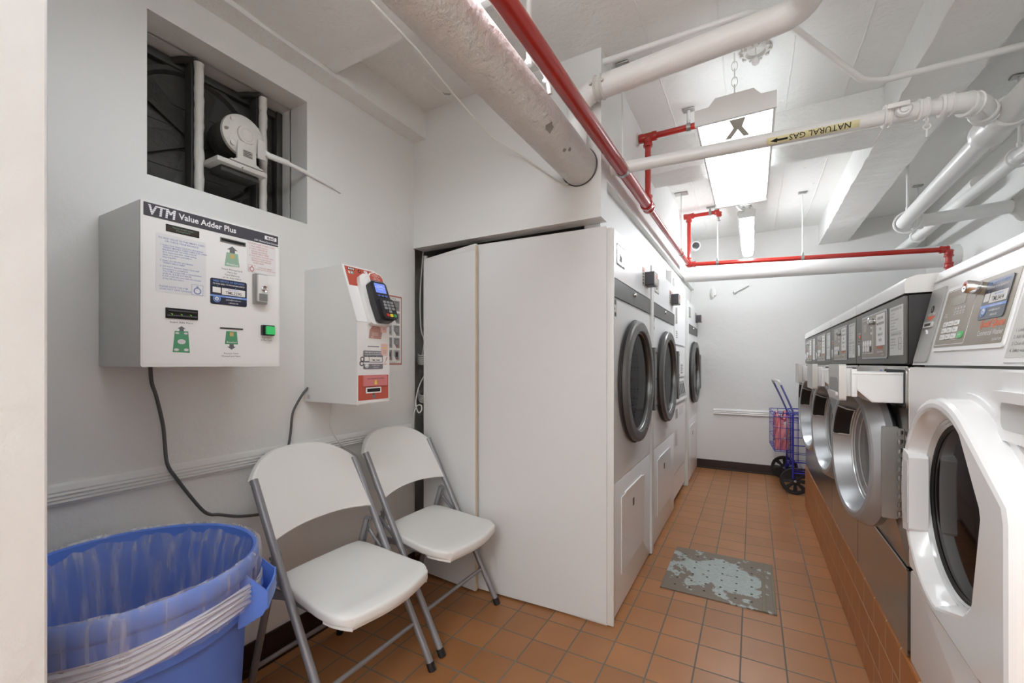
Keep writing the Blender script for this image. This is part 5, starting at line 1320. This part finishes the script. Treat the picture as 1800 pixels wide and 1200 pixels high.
def steel_door(t, ang):
    hy, hz, R = -.275, .527, .236
    c, s_ = math.cos(ang), math.sin(ang)
    H = V((-.052, hy, hz))
    far = V((-s_, c, 0)); n = V((-c, -s_, 0))
    FD = Fr(H + far * R, -far, (0, 0, 1))
    d = nb(); lathe(d, FD, [(.180, -.050), (.222, -.050), (.242, -.040), (.243, -.022), (.224, .010), (.219, .0145), (.206, .016), (.199, .013), (.192, -.010), (.186, -.03), (.180, -.050)], 64); door = obj('door', d, SILV, t, sharp=.3)
    b = nb(); lathe(b, FD, [(.180, -.046), (.174, -.043), (.168, -.047), (.155, -.058), (.12, -.066), (.06, -.0695), (0, -.070)], 56); obj('door_glass', b, GLASSC, door)
    b = nb(); torus(b, FD.at(0, 0, -.043), .178, .004, 64, 8); torus(b, FD.at(0, 0, -.047), .166, .0028, 64, 6); torus(b, FD.at(0, 0, -.058), .153, .002, 64, 6); obj('glass_ring', b, pm('clear_ring', srgb(214, 216, 216), .15, .3), door)
    # dark finger slot in the sloping inner wall on the free side
    a0, a1 = PI - .86, PI - .20
    b = nb(); lathe(b, FD, [(.1965, .0135), (.190, .010), (.183, -.012), (.178, -.034), (.183, -.036)], 10, 0, a0, a1); obj('finger_slot', b, HOLE, door)
    b = nb()
    prf = [(.1975, .0145), (.182, -.012), (.177, -.035)]
    ring_ = [FD.p(r * math.cos(a0), r * math.sin(a0), z) for r, z in prf] + [FD.p(.177 * math.cos(a0 + (a1 - a0) * k / 8), .177 * math.sin(a0 + (a1 - a0) * k / 8), -.035) for k in range(1, 8)] + [FD.p(r * math.cos(a1), r * math.sin(a1), z) for r, z in prf[::-1]]
    tube(b, ring_, .0024, 6); obj('slot_rim', b, SILV2, door)
    # hinge leaf and knuckles on the near side
    b = nb(); Fh = Fr((-.030, -.292, hz - .010), (1, 0, 0), (0, 0, 1)); plate(b, Fh, -.022, .016, -.135, .135, 0, .006, .004, 0, .002)
    plate(b, Fh, .014, .029, -.13, .13, -.002, .005, .002, 0)
    for i in range(10): cyl(b, Fh.p(.018, -.125 + i * .026, .006), Fh.p(.018, -.112 + i * .026, .006), .005, 10); box(b, Fh, .021, .027, -.121 + i * .026, -.110 + i * .026, .005, .0056, mi=1)
    obj('hinge', b, [GALV, BLACK], t)
    return door
def make_steel(loc, label, open_=True):
    t = thing('washing_machine', label, 'washing machine', loc, 0, 'steel washing machines in the row')
    F = F_front()
    b = nb(); bx(b, .012, .80, -ww / 2, ww / 2, 0, .83, .006); obj('cabinet', b, STEEL, t)
    # front skins, with the drum mouth and dispenser opening in the upper one
    b = nb(); plate(b, F, -ww / 2 + .001, ww / 2 - .001, .255, .829, -.012, 0, .012, 0, .003); obj('front_panel', b, STEEL, t)
    b = nb(); plate(b, F, -ww / 2 + .001, ww / 2 - .001, .002, .248, -.012, .002, .006, 0, .002); obj('kick_panel', b, STEEL, t)
    b = nb(); tube(b, [F.p(-ww / 2 + .004, .2515, .001), F.p(ww / 2 - .004, .2515, .001)], .003, 8); obj('panel_seam', b, CHROME, t)
    b = nb(); lathe(b, F.at(0.03, .527, .0005), [(.205, .0), (.205, .006), (.170, .010), (.160, .004), (.150, .002)], 48); obj('door_gasket', b, pm('grey_gasket', srgb(74, 74, 76), .5), t)
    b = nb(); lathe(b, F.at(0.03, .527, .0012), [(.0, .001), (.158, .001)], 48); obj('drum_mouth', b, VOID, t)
    b = nb(); plate(b, F, .075, .318, .705, .824, .0004, .0016, .014, 0); plate(b, F, .082, .310, .710, .818, .0016, .0020, .010, 1); obj('dispenser_opening', b, [CHROME, VOID], t)
    b = nb(); plate(b, F, .022, .060, .795, .817, 0, .0008, .001, 0); plate(b, F, .025, .057, .804, .815, .0008, .0011, .001, 1); obj('small_label', b, [PAPER, SKY], t)
    if open_:
        b = nb()
        y0, y1 = .105, .290
        for yy in (-y0, -y1):
            prism(b, Fr((0, yy, 0), (1, 0, 0), (0, 0, 1)), [(.05, .722), (-.070, .722), (-.112, .765), (-.118, .806), (.05, .806)], -.002, .002)
        bx(b, -.072, .05, -y1, -y0, .720, .725); bx(b, -.118, -.112, -y1, -y0, .764, .806); prism(b, Fr((0, -y0, 0), (1, 0, 0), (0, 0, 1)), [(-.070, .722), (-.112, .765), (-.112, .760), (-.072, .7195)], 0, y1 - y0)
        bx(b, -.12, .05, -y1 - .004, -y1 + .004, .803, .810, .001); bx(b, -.12, .05, -y0 - .004, -y0 + .004, .803, .810, .001)
        bx(b, -.06, -.055, -y1, -y0, .722, .80); tray = obj('dispenser_tray', b, WPLAS, t)
        b = nb(); bx(b, -.137, -.116, -y1 + .012, -y0 - .012, .735, .822, .003); bx(b, -.122, -.108, -y1 - .003, -y1 + .03, .735, .82, .002); bx(b, -.121, -.119, -y1 + .006, -y1 + .018, .775, .80); obj('tray_bracket', b, WPLAS, tray)
        b = nb(); plate(b, F, .098, .304, .722, .834, .136, .154, .010, 0, .004); fc = obj('tray_front', b, SILV2, tray)
        b = nb(); plate(b, F, .122, .286, .738, .792, .152, .1548, .018, 0, .0005); obj('grip_recess', b, pm('grip_shadow_plastic', srgb(150, 149, 146), .4), fc)
        b = nb(); plate(b, F, .124, .284, .734, .748, .153, .160, .006, 0, .002); obj('grip_lip', b, SILV2, fc)
        steel_door(t, .10)
    else:
        b = nb(); plate(b, F, .098, .304, .712, .826, .0, .022, .012, 0, .005); fc = obj('tray_front', b, SILV2, t)
        b = nb(); plate(b, F, .150, .256, .73, .785, .020, .0232, .02, 0, .001); obj('grip_recess', b, pm('grip_shadow_plastic', srgb(150, 149, 146), .4), fc)
        steel_door(t, 0.0)
    console_steel(t)
    return t
PX, PZ = .385, .353
w1 = make_steel((PX, 1.941, PZ), 'nearest stainless steel front-load washer with open door, beside the white washer')
dup(w1, (PX, 2.606, PZ), 'second stainless steel washer along the row with its door ajar and tray pulled out')
dup(w1, (PX, 3.271, PZ), 'third stainless steel washer along the row with its door ajar and tray out')
make_steel((PX, 3.936, PZ), 'farthest stainless steel washer at the end of the tiled plinth, tray shut', False)

# ================================================================== WHITE FRONT-LOAD WASHER
wm = thing('washing_machine', 'large white front-load washer with sloped grey control panel and dark wet door glass', 'washing machine', (PX, 1.264, PZ))
F = F_front()
b = nb(); bx(b, .012, .80, -ww / 2, ww / 2, .004, .826, .008); obj('cabinet', b, ENAM, wm)
b = nb(); plate(b, F, -ww / 2 + .001, ww / 2 - .001, .272, .826, -.012, .002, .014, 0, .005); fpn = obj('front_panel', b, ENAM, wm)
b = nb(); plate(b, F, -ww / 2 + .001, ww / 2 - .001, .004, .262, -.012, .0, .012, 0, .004); obj('kick_panel', b, ENAM, wm)
# raised collar that flows to the hinge side
def hull(circle, pts):
    P = sorted(set([(round(a, 5), round(c, 5)) for a, c in circle + pts]))
    def half(P):
        h = []
        for p in P:
            while len(h) > 1 and (h[-1][0] - h[-2][0]) * (p[1] - h[-2][1]) - (h[-1][1] - h[-2][1]) * (p[0] - h[-2][0]) <= 0: h.pop()
            h.append(p)
        return h[:-1]
    return half(P) + half(P[::-1])
dcy, dcz, R = .052, .534, .231
FD = F.at(dcy, dcz)
tail = [(.285, .085), (.292, .06), (.292, -.20), (.285, -.225), (.20, -.238)]
outl = hull(ell(0, 0, R + .012, R + .012, 72), [(.288, .11), (.288, -.225)])
b = nb(); prism(b, FD, outl, .0005, .0062, .002); obj('door_recess', b, ENAM, wm)
outd = hull(ell(0, 0, R, R, 72), tail)
# door body: teardrop slab with a round bore
d = nb(); t0 = nb()
n = len(outd); k = 72
angs = sorted(set([round(math.atan2(y, x) % (2 * PI), 5) for x, y in outd]))
def on_out(a):
    dx, dy = math.cos(a), math.sin(a); best = 0
    for i in range(n):
        (x1, y1), (x2, y2) = outd[i], outd[(i + 1) % n]
        den = dx * (y2 - y1) - dy * (x2 - x1)
        if abs(den) < 1e-9: continue
        r = (x1 * (y2 - y1) - y1 * (x2 - x1)) / den; u = (x1 * dy - y1 * dx) / den
        if r > 0 and -1e-4 <= u <= 1.0001: best = max(best, r)
    return best
prof_d = []
def ringpts(fn): return [t0.verts.new(fn(a)) for a in angs]
ro = [on_out(a) for a in angs]
def lev(off, z): 
    return [t0.verts.new((max(r - off, .02) * math.cos(a), max(r - off, .02) * math.sin(a), z)) for a, r in zip(angs, ro)]
def circ_(r, z): return [t0.verts.new((r * math.cos(a), r * math.sin(a), z)) for a in angs]
LV = [lev(0, .006), lev(0, .044), lev(.004, .051), lev(.012, .054), circ_(.210, .054) , circ_(.205, .052), circ_(.200, .044), circ_(.189, .012), circ_(.182, .007)]
for A, B in zip(LV, LV[1:]):
    for i in range(len(angs)):
        j = (i + 1) % len(angs); t0.faces.new((A[i], A[j], B[j], B[i]))
bmesh.ops.recalc_face_normals(t0, faces=t0.faces); merge(d, t0, FD.M)
wd = obj('door', d, pm('gloss_white_door', srgb(236, 236, 236), .14, coat=.3), wm, sharp=.3)
b = nb(); lathe(b, FD, [(.193, .014), (.191, .020), (.187, .022), (.184, .016), (.181, .018), (.177, .012), (.178, .007)], 64); torus(b, FD.at(0, 0, .014), .186, .003, 64, 8); obj('glass_ring', b, pm('milky_ring', srgb(206, 208, 208), .12, .1), wd)
b = nb(); lathe(b, FD, [(.178, .010), (.177, .014), (.172, .013), (.168, .008)], 64); obj('inner_seal', b, BLACKR, wd)
b = nb(); lathe(b, FD, [(.173, .0095), (.13, .0125), (.07, .0145), (0, .015)], 64)
obj('door_glass', b, GLASSD, wd)
# grip pocket on the free side of the ring
b = nb()
FG = FD.at(-.190, -.01)
prism(b, FG, [(-.016, -.100), (.022, -.092), (.028, -.085), (.028, .085), (.022, .092), (-.016, .100), (-.026, .06), (-.030, 0), (-.026, -.06)], .020, .0560, .004)
obj('grip_frame', b, wd.data.materials[0], wd)
b = nb(); prism(b, FG, [(-.008, -.078), (.020, -.074), (.020, .074), (-.008, .078), (-.016, .04), (-.019, 0), (-.016, -.04)], .0555, .0566, .0); obj('grip_pocket', b, pm('pocket_white', srgb(206, 207, 206), .35), wd)
# dispenser drawer front
b = nb(); plate(b, F, .196, .322, .705, .822, .0, .012, .012, 0, .006); fc = obj('tray_front', b, ENAM, wm)
b = nb(); plate(b, F, .208, .322, .724, .775, .010, .0128, .014, 0, .001); obj('grip_recess', b, pm('pocket_white', srgb(206, 207, 206), .35), fc)
b = nb(); plate(b, F, .205, .322, .772, .790, .012, .024, .006, 0, .003); obj('grip_lip', b, ENAM, fc)
# sloped console
b = nb(); prism(b, Fr((0, ww / 2, 0), (1, 0, 0), (0, 0, 1)), [(.004, .832), (.052, 1.060), (.058, 1.082), (.170, 1.142), (.19, 1.146), (.74, 1.15), (.74, .832)], 0, ww, .004); con = obj('console', b, ENAM, wm)
b = nb(); box(b, Fr((.03, -ww / 2 + .002, .0)), 0, .7, 0, ww - .004, .824, .834); obj('console_joint', b, CONSG, con)
FC = Fr((.004, ww / 2, .832), (0, -1, 0), (.048, 0, .228))
b = nb(); box(b, FC, .0, ww, .226, .234, -.004, .005, .003); obj('console_ridge', b, ENAM, con)
b = nb(); plate(b, FC, .014, .112, .008, .205, 0, .0035, .006, 0, .001)
plate(b, FC, .030, .092, .100, .115, .0035, .007, .003, 1, .001); plate(b, FC, .040, .084, .104, .111, .007, .0073, .001, 2); prism(b, FC, [(.030, .131), (.094, .131), (.062, .119)], .0035, .0039, mi=3)
text(b, FC, 'INSERT CARD', .062, .1335, .0095, 4, 'CENTER', .0038, .01, .95); lathe(b, FC.at(.058, .150, .0035), [(0, .0006), (.010, .0006), (.010, 0)], 16, 5); text(b, FC, 'S', .058, .146, .012, 4, 'CENTER', .0045, .02)
tube(b, [FC.p(.055, .093, .004), FC.p(.066, .090, .0045), (FC.p(.070, .082, .004))], .0025, 6, mi=4)
obj('card_panel', b, [CONSG, SILV2, HOLE, ORANGE, INKW, INK], con)
b = nb(); plate(b, FC, .138, .488, .034, .190, 0, .004, .008, 0, .0015); obj('panel_bezel', b, ENAM, con)
b = nb(); plate(b, FC, .146, .480, .043, .183, .004, .0048, .003, 0)
plate(b, FC, .152, .316, .048, .181, .0048, .0052, .003, 1); plate(b, FC, .1535, .3145, .0495, .1795, .0052, .0055, .003, 0)
plate(b, FC, .192, .268, .141, .162, .0055, .0060, .001, 2)
for i in range(4):
    lathe(b, FC.at(.225 + i * .016, .132, .0055), [(0, .0006), (.0025, .0006), (.0025, 0)], 8, 1); text(b, FC, 'wash', .225 + i * .016, .1235, .0055, 1, 'CENTER', .006); text(b, FC, 'cycle', .225 + i * .016, .1185, .0055, 1, 'CENTER', .006)
text(b, FC, 'door', .178, .122, .006, 1, 'CENTER', .006); text(b, FC, 'locked', .178, .116, .006, 1, 'CENTER', .006)
for r in range(3):
    for c in range(3): plate(b, FC, .180 + c * .032, .203 + c * .032, .092 - r * .0155, .1035 - r * .0155, .0055, .0075, .002, 3); text(b, FC, ('Hot', 'Warm', 'Cold', 'Bulky', 'Light', 'Soil', 'Extra', 'Med', 'Low')[r * 3 + c], .1915 + c * .032, .0955 - r * .0155, .0065, 6, 'CENTER', .0078)
    box(b, FC, .165, .275, .0895 - r * .0155, .0900 - r * .0155, .0055, .0058, mi=1)
plate(b, FC, .279, .302, .0605, .0755, .0055, .0075, .002, 4); text(b, FC, 'START', .2905, .0665, .0055, 1, 'CENTER', .0078)
text(b, FC, 'Speed Queen', .425, .0765, .0225, 5, 'CENTER', .0052, .02, .80, .12); text(b, FC, 'Commercial Washer', .425, .060, .0155, 1, 'CENTER', .0052, 0, .78)
text(b, FC, 'QUANTUM', .460, .048, .007, 1, 'CENTER', .0052)
obj('control_face', b, [TAUPE, INKW, pm('lcd_olive', srgb(136, 134, 116), .25), WPLAS, pm('green_start', srgb(90, 190, 120), .4), ORANGE, INKG], con)
b = nb(); lathe(b, FC.at(.324, .166, .0045), [(.014, 0), (.014, .022), (.012, .025), (.006, .025), (.004, .020), (0, .020)], 20); obj('key_lock', b, CHROME, con)
service_sticker(con, FC.at(.357, .093, .0053), .104, .081, 'TML5414')
b = nb(); plate(b, FC, .498, .655, .006, .215, 0, .003, .006, 0, .001); plate(b, FC, .506, .65, .014, .207, .003, .0036, .003, 1)
for i, s in enumerate(('1. Load clothes loosely', '2. Add detergent', '3. Close door', '4. Select wash')): text(b, FC, s, .518, .060 - i * .012, .009, 2, 'LEFT', .0038)
obj('instruction_card', b, [ENAM, pm('silver_card', srgb(205, 204, 200), .35), INKG], con)

# ================================================================== SHOPPING CART WITH BAG
cx, cy = .34, 4.66
ct = thing('shopping_cart', 'blue wire folding shopping cart with black wheels parked behind the plinth by the back wall', 'cart', (.33, 4.66, 0))
CB = pm('blue_wire_paint', srgb(46, 50, 168), .35)
CBK = pm('black_wheel', srgb(28, 27, 30), .45)
c0 = V((.33, 4.66, 0))
def C(*p): return [V(q) - c0 for q in p]
for (x, y, nm) in ((.338, 4.66, 'wheel'), (.285, 5.22, 'wheel')):
    b = nb(); FW = along(V((x, y, .119)) - c0, (-.06, -1, 0))
    lathe(b, FW, [(.100, -.014), (.113, -.015), (.119, -.008), (.119, .008), (.113, .015), (.100, .014), (.100, -.014)], 40); wl = obj('wheel', b, BLACKR, ct)
    b = nb(); t0 = nb()
    # disc with six round holes
    N = 60
    lathe(b, FW, [(.101, -.004), (.101, .004), (.088, .003), (.088, -.003), (.101, -.004)], 40); lathe(b, FW, [(.0, -.008), (.040, -.004), (.040, .004), (0, .010)], 24)
    for i in range(8):
        a = i * PI / 4
        w2 = [(.036 * math.cos(a - .32), .036 * math.sin(a - .32)), (.092 * math.cos(a - .20), .092 * math.sin(a - .20)), (.092 * math.cos(a + .20), .092 * math.sin(a + .20)), (.036 * math.cos(a + .32), .036 * math.sin(a + .32))]
        prism(b, FW, w2, -.003, .003)
        tube(b, [FW.p(.01 * math.cos(a), .01 * math.sin(a), .008), FW.p(.09 * math.cos(a), .09 * math.sin(a), .005)], .004, 6)
    lathe(b, FW, [(.062, .0), (.088, -.0025)], 40) if False else None
    obj('wheel_disc', b, CBK, wl)
    b = nb(); lathe(b, FW, [(0, .009), (.012, .010), (.010, .018), (0, .020)], 14); obj('hub_cap', b, GALV, wl)
b = nb(); tube(b, C((.338, 4.66, .119), (.285, 5.22, .119)), .006, 10); obj('axle', b, CB, ct)
# tall main frame
b = nb()
r_ = .008
post = [(.318, 4.62), (.30, 5.12), (.72, 4.66), (.70, 5.16)]
for x, y in post: tube(b, C((x, y, .15 if x < .5 else .02), (x, y, .735)), r_, 10)
for z in (.70, .735):
    tube(b, C((post[0][0], post[0][1], z), (post[2][0], post[2][1], z), (post[3][0], post[3][1], z), (post[1][0], post[1][1], z), (post[0][0], post[0][1], z)), .006, 8, .01)
tube(b, C((.318, 4.62, .20), (.72, 4.66, .20)), .006, 8); tube(b, C((.30, 5.12, .20), (.70, 5.16, .20)), .006, 8); tube(b, C((.318, 4.62, .2), (.338, 4.66, .119)), .006, 8); tube(b, C((.30, 5.12, .2), (.285, 5.22, .119)), .006, 8)
obj('frame', b, CB, ct)
b = nb()
for k in range(7):
    z = .22 + k * .075
    tube(b, C((.318, 4.62, z), (.72, 4.66, z), (.70, 5.16, z), (.30, 5.12, z), (.318, 4.62, z)), .0028, 6, .005)
for k in range(6):
    f = k / 6 + .08
    tube(b, C((.318 + .4 * f, 4.62 + .04 * f, .20), (.318 + .4 * f, 4.62 + .04 * f, .71)), .0025, 6); tube(b, C((.318 - .018 * f, 4.62 + .5 * f, .20), (.318 - .018 * f, 4.62 + .5 * f, .71)), .0025, 6)
    tube(b, C((.30 + .4 * f, 5.12 + .04 * f, .20), (.30 + .4 * f, 5.12 + .04 * f, .71)), .0025, 6)
    tube(b, C((.318 + .4 * f, 4.62 + .04 * f, .20), (.30 + .4 * f, 5.12 + .04 * f, .20)), .0025, 6)
obj('wire_basket', b, CB, ct)
# small front basket hung on the frame
b = nb()
A = [(.312, 4.625), (.178, 4.61), (.150, 5.09), (.292, 5.11)]
for z, r2 in ((.70, .004), (.735, .004), (.60, .0022), (.50, .0022), (.40, .003), (.385, .003)):
    tube(b, C(*[(x, y, z) for x, y in A]), r2, 6, .012)
for (x0, y0), (x1, y1), n_ in ((A[0], A[1], 3), (A[1], A[2], 4), (A[2], A[3], 2)):
    for k in range(n_ + 1):
        f = k / n_; x = x0 + (x1 - x0) * f; y = y0 + (y1 - y0) * f
        tube(b, C((x, y, .385), (x, y, .737)), .0024, 6)
for k in range(7):
    f = k / 6
    tube(b, C((A[0][0] + (A[3][0] - A[0][0]) * f, A[0][1] + (A[3][1] - A[0][1]) * f, .385), (A[1][0] + (A[2][0] - A[1][0]) * f, A[1][1] + (A[2][1] - A[1][1]) * f, .385)), .0024, 6)
obj('front_basket', b, CB, ct)
b = nb(); tube(b, C((.33, 4.62, .72), (.278, 4.63, .86), (.212, 4.64, 1.025), (.175, 5.10, 1.025), (.245, 5.11, .86), (.30, 5.12, .72)), .0085, 10, .02); hd = obj('push_handle', b, pm('blue_grey_tube', srgb(100, 106, 160), .35, .3), ct)
b = nb(); tube(b, C((.226, 4.638, .99), (.212, 4.64, 1.025), (.175, 5.10, 1.025), (.19, 5.10, .99)), .012, 10, .02); obj('handle_grip', b, SILV2, hd)
# pink tote bag
tb = thing('tote_bag', 'crumpled pink tote bag with a white patch sitting in the front basket of the cart', 'bag', (.235, 4.86, .39))
rnd = random.Random(21); q = [rnd.uniform(0, 6) for _ in range(8)]
def tote(u, v):
    a = 2 * PI * u
    sx = .052 * (1 + .05 * math.sin(3 * a + 4 * v + q[0])); sy = .205 * (1 + .03 * math.sin(4 * a - 5 * v + q[1]))
    c, s = math.cos(a), math.sin(a)
    c = math.copysign(abs(c) ** .55, c); s = math.copysign(abs(s) ** .45, s)
    fold = .008 * math.sin(9 * a + 6 * v + q[2]) + .006 * math.sin(15 * a - 9 * v + q[3])
    k = 1.0 - .10 * (1 - v) ** 3 - .12 * v * v
    z = .30 * v + (.022 * math.sin(2 * a + q[4]) + .02 * math.sin(5 * a + q[5])) * v ** 2
    return (.0 + (sx * c * k + fold * c), sy * s * k + fold * s, z)
b = nb(); sheet(b, tote, 96, 24, wrap=True)
prism(b, W0, [(.045 * math.copysign(abs(math.cos(i * PI / 12)) ** .55, math.cos(i * PI / 12)), .18 * math.copysign(abs(math.sin(i * PI / 12)) ** .45, math.sin(i * PI / 12))) for i in range(24)], 0.0, .004)
PKB = pm('pink_tote_cloth', srgb(226, 142, 146), .6, bump=[(30, .5, .01), (90, .2, .003)], var=(9, .12))
obj('bag_body', b, PKB, tb)
b = nb(); tube(b, smooth_path([(.02, -.14, .28), (.03, -.10, .33), (.03, .0, .345), (.03, .08, .325), (.02, .13, .28)]), .007, 8, flat=.5); tube(b, smooth_path([(-.03, -.15, .28), (-.035, -.10, .33), (-.035, .0, .335), (-.03, .12, .29)]), .007, 8, flat=.5); obj('bag_strap', b, PKB, tb)
b = nb(); sheet(b, lambda u, v: (.004 + .036 * u, -.1905 - .006 * math.sin(3 * u + 4 * v), .09 + .16 * v + .02 * u), 6, 8, .0015); obj('white_patch', b, pm('worn_white_print', srgb(226, 216, 208), .6, var=(40, .1)), tb)
b = nb()
for i in range(26):
    y, z = rnd.uniform(-.17, .17), rnd.uniform(.05, .25); s = rnd.uniform(.008, .02)
    x = -.052 - .004 * rnd.random()
    FT = Fr((x, y, z), (0, -1, 0), (0, 0, 1)); prism(b, FT, ell(0, 0, s, s * rnd.uniform(.5, 1), 8), -.004, .002, mi=rnd.randrange(4))
obj('printed_pattern', b, [pm('print_teal', srgb(70, 110, 116), .6), pm('print_mustard', srgb(206, 178, 84), .6), pm('print_navy', srgb(64, 70, 100), .6), pm('print_cream', srgb(226, 214, 196), .6)], tb)
